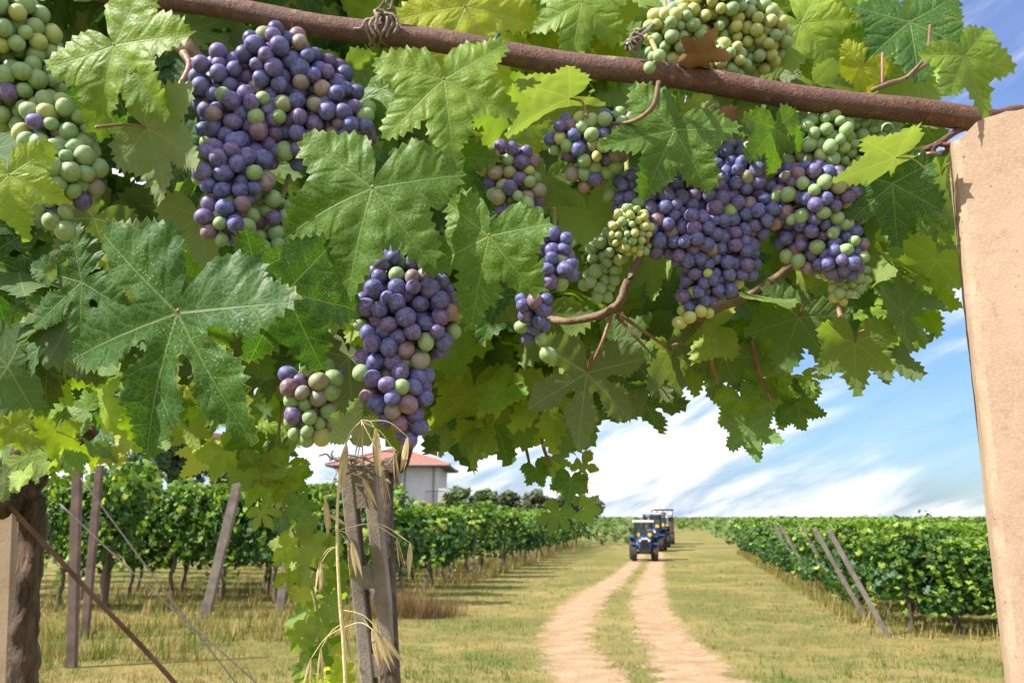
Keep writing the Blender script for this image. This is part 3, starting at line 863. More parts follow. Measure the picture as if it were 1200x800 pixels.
# ------------------------------------------------------------------ tractors
M_BLUE = simple('blue_paint', (.025, .11, .42), (.02, .09, .34), .35, 3)
M_BLACK = simple('black_paint', (.02, .02, .022), None, .5)
M_RUBBER = simple('tyre_rubber', (.028, .026, .025), (.06, .05, .042), .9, 5)
M_RIM = simple('wheel_rim', (.55, .53, .48), None, .5)
M_WHITE = simple('white_paint', (.72, .72, .70), None, .4)
M_LBLUE = simple('pale_blue_paint', (.30, .45, .62), None, .4)
M_YEL = simple('yellow_lamp', (.75, .48, .05), None, .3)
M_ORANGE = simple('orange_paint', (.62, .13, .03), None, .4)
M_RED = simple('red_paint', (.11, .035, .03), (.07, .035, .03), .5, 3)
M_CABGLASS, t = mat('cab_glass')
t.out(t.n('ShaderNodeMixShader', _0=.55, _1=t.n('ShaderNodeBsdfPrincipled', Base_Color=(.05, .07, .08), Roughness=.05), _2=t.n('ShaderNodeBsdfTransparent', Color=(.75, .82, .85))))


def tyre_mesh(r, w):
    mb = MB(); n = 28; prof = [(-w / 2, r * .62), (-w / 2, r * .9), (-w * .36, r * .97), (w * .36, r * .97), (w / 2, r * .9), (w / 2, r * .62)]
    for k in range(n):
        a = 2 * math.pi * k / n
        for x, q in prof: mb.v.append((x, math.cos(a) * q, math.sin(a) * q))
    for k in range(n):
        for j in range(6): mb.f.append((k * 6 + j, k * 6 + (j + 1) % 6, ((k + 1) % n) * 6 + (j + 1) % 6, ((k + 1) % n) * 6 + j))
    for k in range(20):
        a = 2 * math.pi * k / 20; sg = 1 if k % 2 else -1
        M = Matrix.Rotation(a, 4, 'X') @ Matrix.Translation((sg * w * .22, 0, r * .985)) @ Matrix.Rotation(sg * .6, 4, 'Z')
        mb.box((0, 0, 0), (w * .55, r * .1, r * .07), M)
    return mb.mesh('tyre', M_RUBBER)


def wheel(parent, x, y, r, w, front):
    ty = put('wheel', tyre_mesh(r, w), parent); ty.location = (x, y, r)
    mb = MB(); mb.cyl((-w * .3, 0, 0), (w * .3, 0, 0), r * .62, 20); mb.cyl((-w * .42, 0, 0), (w * .42, 0, 0), r * .22, 12)
    mb.build('rim', M_RIM, ty)


def tractor(loc, rz, label, paint, roof_m, scale=1.0):
    o = thing('tractor', label, 'tractor', loc, 'tractors coming down the track', rz); o.scale = (scale,) * 3
    hd = MB(); hd.prism([(-.30, .62), (.30, .62), (.33, .95), (.27, 1.16), (.12, 1.22), (-.12, 1.22), (-.27, 1.16), (-.33, .95)], -1.45, -.35)
    hood = hd.build('hood', paint, o)
    g = MB(); g.box((0, -1.47, .86), (.46, .05, .44), bev=.01)
    for k in range(6): g.box((0, -1.505, .70 + k * .065), (.42, .02, .03))
    g.build('grille', M_BLACK, hood)
    MB().box((0, -1.478, 1.12), (.34, .02, .07)).build('nose_badge', M_WHITE, hood)
    for sx in (-.36, .36):
        l = MB(); l.cyl((sx * .62, -1.46, 1.03), (sx * .62, -1.53, 1.03), .055, 12); l.build('headlight', M_WHITE, hood)
    ax = MB(); ax.box((0, -1.05, .42), (.95, .14, .14)); ax.box((0, -.2, .62), (.5, 1.9, .34)); ax.box((0, .55, .62), (1.0, .2, .2)); ax.box((0, -1.42, .52), (.5, .3, .26))
    ax.build('chassis', M_BLACK, o)
    for sx in (-.53, .53): wheel(o, sx, -1.05, .40, .28, True)
    for sx in (-.56, .56): wheel(o, sx, .55, .56, .36, False)
    for sx in (-1, 1):
        f = MB(); pr = [(sx * .36, 1.0), (sx * .36, 1.22), (sx * .78, 1.22), (sx * .78, 1.14), (sx * .44, 1.12), (sx * .44, 1.0)]
        f.prism(pr, .0, 1.05); f.build('fender', paint, o)
        f = MB(); f.box((sx * .55, -1.05, .86), (.32, .62, .035), bev=.01); f.build('front_mudguard', paint, o)
    cf = MB()
    for x, y, x2, y2 in ((-.48, -.30, -.43, -.2), (.48, -.30, .43, -.2), (-.48, .85, -.43, .8), (.48, .85, .43, .8)):
        cf.tube([(x, y, .95), (x2, y2, 1.92)], .035, 8)
    cf.tube([(-.48, -.30, 1.0), (.48, -.30, 1.0)], .03, 8); cf.tube([(-.48, .85, 1.2), (.48, .85, 1.2)], .03, 8)
    cab = cf.build('cab_frame', M_BLACK, o)
    MB().box((0, .3, 1.96), (1.08, 1.36, .11), bev=.035).build('cab_roof', roof_m, o)
    gl = MB(); gl.add([(-.44, -.29, 1.05), (.44, -.29, 1.05), (.40, -.2, 1.88), (-.40, -.2, 1.88)], [(0, 1, 2, 3)]); gl.add([(-.44, -.283, 1.05), (.44, -.283, 1.05), (.40, -.193, 1.88), (-.40, -.193, 1.88)], [(3, 2, 1, 0)])
    gl.build('windscreen', M_CABGLASS, cab)
    for sx in (-.3, .3):
        l = MB(); l.cyl((sx, -.36, 1.30), (sx, -.47, 1.30), .10, 14); l.build('work_lamp', M_YEL, o)
    for sx in (-1, 1):
        l = MB(); l.tube([(sx * .46, -.28, 1.6), (sx * .66, -.34, 1.6)], .014, 6); l.box((sx * .69, -.36, 1.56), (.11, .04, .22), bev=.01); l.build('mirror', M_BLACK, o)
    s_ = MB(); s_.box((0, .35, 1.1), (.42, .42, .1), bev=.03); s_.box((0, .58, 1.36), (.4, .1, .5), bev=.03); s_.build('seat', M_BLACK, o)
    st = MB()
    for k in range(16):
        a0, a1 = 2 * math.pi * k / 16, 2 * math.pi * (k + 1) / 16
        st.tube([(math.cos(a0) * .18, -.06 + math.sin(a0) * .12, 1.32 + math.sin(a0) * .1), (math.cos(a1) * .18, -.06 + math.sin(a1) * .12, 1.32 + math.sin(a1) * .1)], .016, 6, False)
    st.tube([(0, -.06, 1.32), (0, -.24, 1.05)], .025, 6); st.build('steering_wheel', M_BLACK, o)
    e = MB(); e.cyl((-.36, -.7, 1.1), (-.36, -.7, 1.75), .035, 10); e.build('exhaust_pipe', M_BLACK, o)
    b = MB(); b.cyl((.3, .0, 2.015), (.3, .0, 2.14), .055, 12, .045); b.build('beacon', M_ORANGE, o)
    return o


TRZ = -math.atan2(T.x, T.y)
tractor(gp(755, 656), TRZ + R(4), 'blue tractor leading the convoy, white cab roof and yellow work lamps', M_BLUE, M_WHITE, 1.0)
tractor(gp(765, 645), TRZ + R(-2), 'second tractor with pale blue cab roof following the blue tractor', M_BLUE, M_LBLUE, 1.22)
# tall harvester at the back
hp = gp(777, 637); hv = thing('grape_harvester', 'dark grape harvester with lamps on its roof at the back of the tractor convoy', 'harvester', hp, None, TRZ); hv.scale = (.8, .8, .78)
tractor(gp(771.5, 640.5), TRZ + R(1), 'dark third tractor just ahead of the harvester', M_BLACK, M_RED, 1.25)
for sx in (-1.0, 1.0):
    for y in (-1.2, 1.2): wheel(hv, sx, y, .62, .38, True)
b = MB()
for sx in (-1, 1):
    b.box((sx * 1.0, 0, 1.75), (.34, 3.3, 1.1), bev=.04)
    for y in (-1.2, 1.2): b.cyl((sx, y, .62), (sx, y, 1.3), .09, 10)
b.build('side_body', M_RED, hv)
b = MB(); b.box((0, .3, 2.55), (2.34, 2.7, .5), bev=.05); b.build('hopper', M_BLACK, hv)
b = MB()
for x in (-1.05, 1.05):
    for y in (-1.4, 1.5): b.tube([(x, y, 2.3), (x, y, 3.5)], .045, 8)
b.tube([(-1.05, -1.4, 3.5), (1.05, -1.4, 3.5)], .045, 8); b.tube([(-1.05, -1.4, 2.95), (1.05, -1.4, 2.95)], .03, 8)
b.build('platform_frame', M_RED, hv)
MB().box((.2, .05, 3.56), (2.0, 3.2, .12), bev=.04).build('canopy', M_BLACK, hv)
b = MB(); b.box((.15, -1.1, 2.3), (.9, .8, 1.1), bev=.05); cb = b.build('cab', M_WHITE, hv)
MB().box((.15, -1.515, 2.42), (.74, .03, .72)).build('windscreen', M_CABGLASS, cb)
for x, m_ in ((-1.15, M_WHITE), (-.55, M_ORANGE), (.9, M_WHITE)):
    b = MB(); b.cyl((x, -1.46, 3.2), (x, -1.60, 3.2), .16, 14); b.build('work_lamp', m_, hv)

# ------------------------------------------------------------------ left background: posts, wires, far pipe
def post_between(name, px0, py0, px1, py1, Y, wpx, m, label, group=None, bev=.006):
    """a post whose visible run goes from (px0,py0) down to (px1,py1); it continues straight into the ground"""
    a = at(px0, py0, Y); b = at(px1, py1, Y); d = (b - a)
    if b.z > 0: b = a + d * (a.z + .1) / (-d.z) if d.z < 0 else b
    w = wpx * mpp(px0, py0, Y); L = (a - b).length; zax = (a - b).normalized(); xax = Vector((1, 0, 0)); xax = (xax - zax * xax.dot(zax)).normalized(); yax = zax.cross(xax)
    M = Matrix((xax, yax, zax)).transposed().to_4x4(); M.translation = b
    mb = MB(); mb.box((0, 0, L / 2), (w, w * .85, L), bev=bev); o = mb.build(name, m); o.matrix_world = M; o.location = b; o.rotation_euler = M.to_euler()
    return tag(o, label, 'post', group)


def ydist(px, py): return gp(px, py).y


post_between('brown_post', 91, 548, 84, 782, ydist(84, 782), 10, M_REDPOST, 'dark brown upright post at the left, nearest the gnarled trunk', 'posts at the left of the vineyard')
post_between('brown_post', 117, 545, 99, 748, ydist(99, 748), 8, M_REDPOST, 'brown post just behind and right of the dark brown upright post', 'posts at the left of the vineyard')
post_between('brown_post', 136, 560, 122, 700, ydist(122, 712), 8, M_REDPOST, 'shorter leaning brown post, third from the gnarled trunk', 'posts at the left of the vineyard')
post_between('grey_post', 280, 562, 240, 724, ydist(240, 724), 10, M_POST, 'tall grey post leaning right in front of the left vines', 'posts at the left of the vineyard')
post_between('grey_post', 338, 640, 328, 716, ydist(328, 716), 9, M_POST, 'grey post leaning between the tall leaning post and the concrete post', 'posts at the left of the vineyard')
post_between('tan_post', 8, 560, -2, 800, 2.35, 40, M_TANPOST, 'smooth tan post at the left edge beside the gnarled trunk', None)


def wire(name, pts, r, m, label, cat='wire', group=None, n=6, sag=0.0):
    P = spline(pts, 8); mb = MB(); mb.tube(P, r, n); return tag(mb.build(name, m, smooth=True), label, cat, group)


M_RUSTROD = simple('rusty_rod', (.10, .05, .035), (.19, .10, .07), .85, 20, .4)
wire('stay_rod', [at(-20, 560, 2.1), at(100, 688, 2.15), at(210, 806, 2.2), at(330, 960, 2.3)], .0062, M_RUSTROD, 'rusty twisted stay rod running diagonally past the gnarled trunk', 'stay rod')
for (a, b, lb) in (((95, 560), (300, 830), 'thin taut stay wire behind the rusty rod, upper one'), ((70, 590), (290, 790), 'thin taut stay wire behind the rusty rod, lower one')):
    wire('stay_wire', [at(*a, 5.0), at((a[0] + b[0]) / 2, (a[1] + b[1]) / 2 + 3, 5.0), at(*b, 5.0), at(b[0] + (b[0] - a[0]) * .6, b[1] + (b[1] - a[1]) * .6, 5.0)], .005, M_DARKWIRE, lb, 'wire', 'stay wires at the left')
pp_ = [at(60, 495, 2.8), at(160, 505, 2.8), at(300, 520, 2.8)]
mb = MB(); mb.tube(spline(pp_, 6), .022, 12); tag(mb.build('rusty_pipe', M_RUST, smooth=True), 'thin rusty trellis pipe behind the leaves on the left', 'pipe', 'trellis pipes')

# gnarled trunk of the left vine, one thing with its canopy: built below as parts of vine_left

# ------------------------------------------------------------------ near trellis: pipe, pillar, middle post
PA, PB = at(-60, -42, .80), at(1172, 146, .70)
n_ = 40; pts = [PA.lerp(PB, k / n_) + Vector((0, 0, .002 * math.sin(k * .7) - .004 * math.sin(math.pi * k / n_))) for k in range(n_ + 1)]
mb = MB(); mb.tube(pts, [.0112 * (1 + .018 * math.sin(k * 1.9)) for k in range(n_ + 1)], 24)
tag(mb.build('rusty_pipe', M_RUST, smooth=True), 'thick rusty trellis pipe crossing above the grapes to the pillar', 'pipe', 'trellis pipes')

# pillar with chipped top
py_ = .68; w0 = at(1113, 165, py_); ptop = at(1160, 144, py_).z
bm = bmesh.new(); wd, dp, hgt = .16, .13, ptop
nxs, nys, nzs = 22, 16, 150
bmesh.ops.create_grid(bm, x_segments=1, y_segments=1, size=.5); bm.clear()
grid = {}
def pv(x, y, z):
    k = (round(x, 5), round(y, 5), round(z, 5))
    if k not in grid: grid[k] = bm.verts.new((x, y, z))
    return grid[k]
X_ = [wd * i / nxs for i in range(nxs + 1)]; Y_ = [dp * i / nys for i in range(nys + 1)]
Z_ = [0.0, .8, 1.4] + list(np.linspace(1.6, hgt, nzs))
def quad(a, b, c, d): bm.faces.new((pv(*a), pv(*b), pv(*c), pv(*d)))
for k in range(len(Z_) - 1):
    for i in range(nxs):
        quad((X_[i], 0, Z_[k]), (X_[i + 1], 0, Z_[k]), (X_[i + 1], 0, Z_[k + 1]), (X_[i], 0, Z_[k + 1]))
        quad((X_[i + 1], dp, Z_[k]), (X_[i], dp, Z_[k]), (X_[i], dp, Z_[k + 1]), (X_[i + 1], dp, Z_[k + 1]))
    for j in range(nys):
        quad((0, Y_[j + 1], Z_[k]), (0, Y_[j], Z_[k]), (0, Y_[j], Z_[k + 1]), (0, Y_[j + 1], Z_[k + 1]))
        quad((wd, Y_[j], Z_[k]), (wd, Y_[j + 1], Z_[k]), (wd, Y_[j + 1], Z_[k + 1]), (wd, Y_[j], Z_[k + 1]))
for i in range(nxs):
    for j in range(nys): quad((X_[i], Y_[j], hgt), (X_[i + 1], Y_[j], hgt), (X_[i + 1], Y_[j + 1], hgt), (X_[i], Y_[j + 1], hgt))
for v in bm.verts:
    x, y, z = v.co; ch = .004
    p = Vector((x, y, z))
    # rounded, chipped arrises
    ex, ey = min(x, wd - x), min(y, dp - y)
    k = max(0.0, ch - ex) * max(0.0, ch - ey) / ch
    nn = mnoise.noise(p * 55) * .0005 + mnoise.noise(p * 160) * .0004 + mnoise.noise(p * 9) * .0011
    cx, cy = wd / 2, dp / 2
    v.co.x += (1 if x < cx else -1) * k * (.6 + .5 * mnoise.noise(p * 40)) + nn * (1 if x in (0, wd) else .2)
    v.co.y += (1 if y < cy else -1) * k * (.6 + .5 * mnoise.noise(p * 40)) + nn * (1 if y in (0, dp) else .2)
    if z > hgt - .03:
        drop = max(0, .034 - x) * .62 * (.75 + .5 * mnoise.noise(Vector((x * 60, y * 60, 0)))) + .002 * mnoise.noise(Vector((x * 120, y * 120, 5)))
        v.co.z -= drop * (z - (hgt - .03)) / .03
bmesh.ops.recalc_face_normals(bm, faces=bm.faces)
for e in bm.edges:
    if len(e.link_faces) == 2 and e.calc_face_angle(0) > R(24): e.smooth = False
me = bpy.data.meshes.new('pillar'); bm.to_mesh(me); bm.free(); me.materials.append(M_PILLAR)
me.polygons.foreach_set('use_smooth', [True] * len(me.polygons))
pil = put('stone_pillar', me); pil.location = (w0.x, py_, 0); pil.rotation_euler.z = R(-27)
tag(pil, 'sandy beige concrete pillar with chipped top at the right edge', 'pillar')

# middle concrete post with slots
Yp = 2.5
a = at(421, 553, Yp); b_ = at(447, 800, Yp); w = 40 * mpp(421, 553, Yp); d = b_ - a; L = a.z / -d.z * d.length
zax = (a - b_).normalized(); xax = Vector((1, 0, 0)); xax = (xax - zax * xax.dot(zax)).normalized(); yax = zax.cross(xax)
Mx = Matrix((xax, yax, zax)).transposed().to_4x4(); Mx.translation = a
u = mpp(421, 553, Yp)
mb = MB(); dd = w * .8
zs = [(0, 42), (105, 132), (200, 226), (294, 320), (390, 420), (490, 520), (600, 640), (720, 760)]   # cross pieces (px below top)
zs = [(p * u, q * u) for p, q in zs]
rw = w * .36; gap = w - 2 * rw
Lp = L + .1
outl = [(-w / 2, 0), (w / 2, 0), (w / 2, -Lp), (-w / 2, -Lp)]
for sg in (-1, 1): mb.box((sg * (w - rw) / 2, 0, -Lp / 2), (rw, dd, Lp), bev=.004)
for p, q in zs: mb.box((0, 0, -(p + q) / 2 - .001), (gap + .002, dd - .007, q - p - .002))
o = mb.build('concrete_post', M_CONC); o.location = a; o.rotation_euler = Mx.to_euler()
tag(o, 'grey brown slotted concrete post behind the dry oats', 'post')
tw = MB(); rng = random.Random(3)
for k in range(16):
    p = a + Vector((rng.uniform(-.05, .05), -.05 + rng.uniform(-.04, .04), rng.uniform(-.0, .03))); pts = [p]
    for q in range(4): pts.append(pts[-1] + Vector((rng.uniform(-.04, .05), rng.uniform(-.02, .02), rng.uniform(-.025, .02))))
    tw.tube(spline(pts, 4), .0028, 5)
tag(tw.build('twig_tangle', M_TENDRIL, smooth=True), 'tangle of dry brown twigs on top of the concrete post', 'twigs')

# ------------------------------------------------------------------ near vines
DARK = (.034, .098, .024); DEEP = (.045, .122, .024); MIDG = (.088, .180, .022); BRIGHT = (.165, .265, .024); LIME = (.235, .33, .035); YEL = (.40, .45, .03); PALE = (.20, .255, .10); OLV = (.095, .14, .045)  # LIME and YEL: yellowish leaves with backlit glow put into the colour
PET = MB(); pt = spline([(0, 0, .0), (0, .06, -.03), (.02, .16, -.14), (.04, .22, -.40)], 5); PET.tube(pt, interp_rad([.011, .013, .014, .016], len(pt)), 8)
PET_ME = PET.mesh('petiole', M_REDCANE, True); PETG_ME = MB().tube(pt, interp_rad([.010, .012, .013, .015], len(pt)), 8).mesh('petiole', M_GREENSTEM, True)
rngH = random.Random(2)
FILL = [leaf_mesh('leaf', leaf_data(k, rngH, 0.085, 0.095, 0.056, rngH.uniform(.1, .45), .085, rngH.uniform(.05, .35)), M_LEAF)
        for k in ('five', 'shallow', 'deep', 'three', 'five', 'three', 'shallow', 'deep', 'five', 'shallow', 'three', 'five')]


def leaf_matrix(px, py, Y, size, tip, pitch=0, yaw=0, flip=False):
    """size = picture width of the leaf; tip = picture direction of the tip (0 down, 90 right)"""
    s = size * mpp(px, py, Y) / 1.2
    M = Matrix.Translation(at(px, py, Y)) @ CAMR @ Matrix.Rotation(R(yaw), 4, 'Y') @ Matrix.Rotation(R(pitch), 4, 'X') @ Matrix.Rotation(R(tip), 4, 'Z')
    if flip: M = M @ Matrix.Rotation(R(180), 4, 'Y')
    return M @ Matrix.Scale(s, 4)


def jit(c, rng, a=.18):
    k = rng.uniform(1 - a, 1 + a); return (c[0] * k * rng.uniform(1 - a, 1 + a), c[1] * k, c[2] * k * rng.uniform(1 - a, 1 + a), 1)


class NearVine:
    def __init__(s, root): s.root = root; s.n = 0; s.ms = []; s.cs = []
    def leaf(s, M, col, mesh=None, rng=None, pet=None, label=None):
        if s.n < 100:
            o = put('leaf', mesh or FILL[rng.randrange(len(FILL))], s.root, True); o.matrix_basis = M; o.color = col; s.n += 1
            if label: o['label'] = label
            if pet:
                c = put('petiole', PET_ME if pet == 'red' else PETG_ME, o)
            return o
        s.ms.append((rng.randrange(len(MID)), M)); s.cs.append(col)
    def foliage(s):
        if s.ms: tag(put('foliage', merged('foliage', MID, s.ms, s.cs, M_FOL), s.root, True), kind='stuff')


rtL = at(30, 800, 2.25); rtL.z = 0
vL = NearVine(thing('grapevine', 'old gnarled grapevine at the left carrying the big dark leaf', 'grapevine', rtL, 'grapevines on the near trellis'))
rtM = at(560, 560, 1.5); rtM.z = 0
vM = NearVine(thing('grapevine', 'middle grapevine on the rusty pipe above the concrete post', 'grapevine', rtM, 'grapevines on the near trellis'))
rtR = at(1300, 700, 1.35); rtR.z = 0
vR = NearVine(thing('grapevine', 'grapevine on the pipe beside the beige pillar with ragged hanging shoots', 'grapevine', rtR, 'grapevines on the near trellis'))

HERO = [  # vine, junction px, py, Y, size, tip, pitch, yaw, flip, colour, outline, petiole, label
    (vL, 208, 366, .645, 262, -19, 6, -4, 0, DEEP, 'deep', 'red', 'huge dark green five lobed leaf with closed notches'),
    (vM, 436, 220, .650, 196, -14, -4, 6, 0, MIDG, 'shallow', 'green', None),
    (vM, 573, 276, .655, 160, -14, 8, -10, 0, MIDG, 'three', 'green', None),
    (vL, 335, 342, .672, 160, 24, 14, 20, 0, DEEP, 'shallow', None, None),
    (vM, 520, 93, .705, 152, 8, -6, 8, 0, BRIGHT, 'five', 'red', 'leaf half turned yellow under the pipe'),
    (vL, 134, 53, .690, 166, 40, 0, -6, 0, BRIGHT, 'five', 'green', None),
    (vL, 172, 150, .715, 150, 62, 20, -18, 1, PALE, 'three', 'red', 'pale underside of a leaf turned over'),
    (vL, 10, 205, .675, 112, 12, 0, 10, 0, LIME, 'five', 'green', None),
    (vR, 790, 152, .705, 136, -24, 0, 8, 0, MIDG, 'five', 'green', None),
    (vR, 908, 150, .705, 92, 12, 18, 34, 0, MIDG, 'three', 'green', None),
    (vM, 668, 116, .735, 128, -68, 60, -6, 1, PALE, 'three', 'red', 'pale upturned leaf below the pipe'),
    (vM, 688, 437, .90, 132, -8, 4, 4, 1, OLV, 'deep', 'red', None),
    (vR, 1046, 215, .705, 110, 4, 12, -14, 0, DEEP, 'three', 'green', None),
    (vR, 1050, 185, .69, 115, -62, 52, 10, 1, PALE, 'three', 'green', None),
    (vR, 1130, 66, .665, 112, 24, 0, 18, 0, BRIGHT, 'three', 'green', None),
    (vR, 1066, 26, .76, 120, 4, -8, 0, 0, DEEP, 'five', 'red', None),
    (vR, 938, 28, .78, 112, 40, 0, 0, 0, LIME, 'shallow', 'green', None),
    (vR, 1000, 40, .79, 96, -20, 10, 0, 0, BRIGHT, 'five', 'green', None),
    (vR, 1010, 78, .77, 66, -30, 20, 0, 0, YEL, 'shallow', None, 'small yellow leaf above the pipe'),
    (vM, 682, 2, .79, 110, -10, 0, 0, 0, BRIGHT, 'shallow', 'green', None),
    (vM, 545, 8, .82, 150, 30, 0, 14, 0, YEL, 'five', 'green', 'yellow leaf above the pipe'),
    (vM, 610, 140, .90, 118, 2, -6, 0, 0, YEL, 'shallow', 'green', 'yellow leaf behind the green tie'),
    (vM, 640, 120, .84, 100, 20, 10, 20, 1, LIME, 'five', 'green', None),
    (vR, 1002, 402, .86, 100, 2, 6, 0, 1, BRIGHT, 'shallow', 'red', None),
    (vR, 936, 372, .92, 110, -20, 0, -8, 1, MIDG, 'five', 'red', None),
    (vR, 936, 312, .84, 66, 0, 0, 62, 1, PALE, 'three', 'red', None),
    (vR, 868, 468, 1.0, 66, 14, 0, 20, 0, BRIGHT, 'five', 'green', None),
    (vR, 920, 462, .98, 66, -6, 0, -14, 1, BRIGHT, 'shallow', 'green', None),
    (vR, 848, 418, 1.0, 84, -24, 0, 10, 1, MIDG, 'five', 'red', None),
    (vR, 786, 412, .95, 90, 20, 10, 30, 1, OLV, 'five', 'red', None),
    (vR, 748, 430, .98, 92, -6, 10, -20, 1, OLV, 'five', 'red', None),
    (vR, 1104, 205, .80, 92, 14, 10, 20, 1, BRIGHT, 'three', 'red', None),
    (vM, 412, 506, .70, 62, 172, 0, 28, 1, PALE, 'three', None, None),
    (vL, 110, 256, .80, 130, -36, 8, 10, 1, OLV, 'three', None, None),
    (vL, 96, 330, .80, 128, -52, 4, 0, 0, DEEP, 'deep', None, None),
    (vL, 232, 252, .78, 110, 8, 0, 30, 1, PALE, 'three', None, None),
    (vL, 300, 316, .70, 100, 60, 46, 0, 0, DARK, 'shallow', None, None),
    (vM, 448, 104, .76, 104, 10, 0, -20, 0, MIDG, 'five', None, None),
    (vM, 512, 182, .74, 112, 30, 14, -10, 0, MIDG, 'five', None, None),
    (vM, 640, 208, .80, 80, -10, 0, 0, 1, BRIGHT, 'five', None, None),
    (vM, 690, 248, .80, 100, 10, 0, 0, 1, LIME, 'five', None, None),
    (vL, 14, 500, 1.1, 56, 10, 20, 0, 0, LIME, 'five', 'green', None),
    (vL, 66, 506, 1.15, 52, -10, 20, 30, 0, LIME, 'five', 'green', None),
    (vR, 860, 132, .74, 70, -10, 10, -20, 1, OLV, 'three', None, None),
    (vR, 955, 100, .76, 70, 40, 40, 0, 1, OLV, 'shallow', None, None),
    (vR, 1062, 90, .80, 90, 10, 0, 0, 1, LIME, 'five', None, None),
    (vR, 1090, 10, .84, 70, 20, 0, 0, 1, BRIGHT, 'five', None, None),
]
for i, (v, px, py, Y, size, tip, pi_, ya, fl, col, kind, pet, lb) in enumerate(HERO):
    rg = random.Random(500 + i); big = size > 120
    d = leaf_data(kind, rg, .042 if big else .07, (.05 if kind == 'deep' else .07) if big else .095, (.036 if kind == 'deep' else .048) if big else .058, rg.uniform(.10, .36), .062, rg.uniform(.0, .22), .022)
    if not fl: pi_, ya, size = pi_ - 8, ya - 10, size * 1.06                        # blades turn towards the light
    v.leaf(leaf_matrix(px, py, Y, size, tip, pi_, ya, bool(fl)), (*col, 1), leaf_mesh('leaf', d, M_LEAF), rg, pet, lb)


def inside(poly, x, y):
    r = False; n = len(poly)
    for i in range(n):
        (x1, y1), (x2, y2) = poly[i], poly[(i + 1) % n]
        if (y1 > y) != (y2 > y) and x < (x2 - x1) * (y - y1) / (y2 - y1) + x1: r = not r
    return r


def fill(v, poly, count, size, Y, pal, seed, tip=45, flip=.5, tilt=30, first=0):
    """random leaves inside a picture region, spread in depth"""
    rg = random.Random(seed); xs_ = [p[0] for p in poly]; ys_ = [p[1] for p in poly]; k = 0
    used = []
    for _ in range(count * 60):
        if k >= count: break
        x, y = rg.uniform(min(xs_), max(xs_)), rg.uniform(min(ys_), max(ys_))
        if not inside(poly, x, y): continue
        md = min([math.hypot(x - a, y - b) for a, b in used[-400:]] or [1e9])
        if md < math.sqrt((max(xs_) - min(xs_)) * (max(ys_) - min(ys_)) / count) * .45 and rg.random() < .85: continue
        used.append((x, y)); k += 1
        yy = rg.uniform(*Y); c = jit(rg.choice(pal), rg)
        v.leaf(leaf_matrix(x, y, yy, rg.uniform(*size), rg.gauss(0, tip), rg.gauss(-6, tilt), rg.gauss(-12, tilt), rg.random() < flip), c, None, rg, None)


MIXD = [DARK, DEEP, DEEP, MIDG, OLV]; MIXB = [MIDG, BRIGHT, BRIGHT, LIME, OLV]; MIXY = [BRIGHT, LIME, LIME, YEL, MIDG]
# seen leaves first (they become parts), the deeper mass afterwards
fill(vR, [(880, -10), (1120, -10), (1160, 60), (1150, 105), (1090, 120), (880, 90)], 14, (70, 105), (.80, .95), MIXB, 61)
fill(vR, [(640, 250), (900, 300), (1020, 300), (1110, 200), (1122, 290), (1075, 370), (1020, 425), (960, 420), (880, 400), (820, 430), (760, 470), (690, 480), (650, 420)], 34, (64, 100), (.88, 1.12), [MIDG, BRIGHT, DEEP, BRIGHT, LIME], 62)
fill(vR, [(845, 395), (940, 395), (945, 470), (880, 505), (850, 480)], 9, (44, 66), (.95, 1.05), [BRIGHT, LIME, MIDG], 63)
fill(vR, [(1030, 300), (1122, 200), (1122, 280), (1085, 340), (1060, 390), (1010, 430)], 12, (60, 90), (.85, 1.0), MIXB, 64)
fill(vM, [(420, -20), (720, -20), (740, 60), (600, 90), (420, 60)], 12, (80, 130), (.86, 1.0), MIXY, 51)
fill(vM, [(400, 60), (680, 90), (720, 300), (640, 400), (540, 400), (400, 400)], 26, (80, 130), (.84, 1.05), [MIDG, BRIGHT, DEEP, LIME], 52)
fill(vM, [(645, 480), (680, 480), (692, 590), (650, 585), (640, 540)], 8, (34, 52), (1.05, 1.2), [BRIGHT, LIME, MIDG], 53, flip=.4)
fill(vM, [(480, 400), (660, 400), (650, 475), (605, 515), (560, 505), (500, 465)], 28, (44, 76), (1.1, 1.5), [MIDG, BRIGHT, LIME, DEEP, BRIGHT], 54)
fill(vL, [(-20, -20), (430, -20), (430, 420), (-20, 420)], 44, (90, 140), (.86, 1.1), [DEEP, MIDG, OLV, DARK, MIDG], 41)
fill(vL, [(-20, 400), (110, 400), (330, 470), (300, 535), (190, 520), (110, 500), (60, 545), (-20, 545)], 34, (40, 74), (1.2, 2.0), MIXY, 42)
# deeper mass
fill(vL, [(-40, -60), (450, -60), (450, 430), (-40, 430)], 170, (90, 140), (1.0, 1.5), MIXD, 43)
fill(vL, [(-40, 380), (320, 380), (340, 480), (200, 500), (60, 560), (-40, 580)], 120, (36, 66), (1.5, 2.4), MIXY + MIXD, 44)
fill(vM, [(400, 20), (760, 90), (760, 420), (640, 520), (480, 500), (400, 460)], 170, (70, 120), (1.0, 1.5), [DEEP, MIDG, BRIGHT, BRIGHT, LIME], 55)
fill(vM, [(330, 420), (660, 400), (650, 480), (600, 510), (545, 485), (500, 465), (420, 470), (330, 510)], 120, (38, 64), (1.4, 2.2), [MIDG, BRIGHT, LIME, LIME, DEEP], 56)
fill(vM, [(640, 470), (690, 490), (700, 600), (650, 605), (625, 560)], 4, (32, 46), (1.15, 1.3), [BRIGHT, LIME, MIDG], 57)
fill(vR, [(700, 110), (1110, 180), (1110, 260), (1040, 380), (900, 370), (800, 420), (700, 440)], 150, (56, 100), (1.0, 1.4), [DEEP, MIDG, MIDG, BRIGHT, LIME], 65)
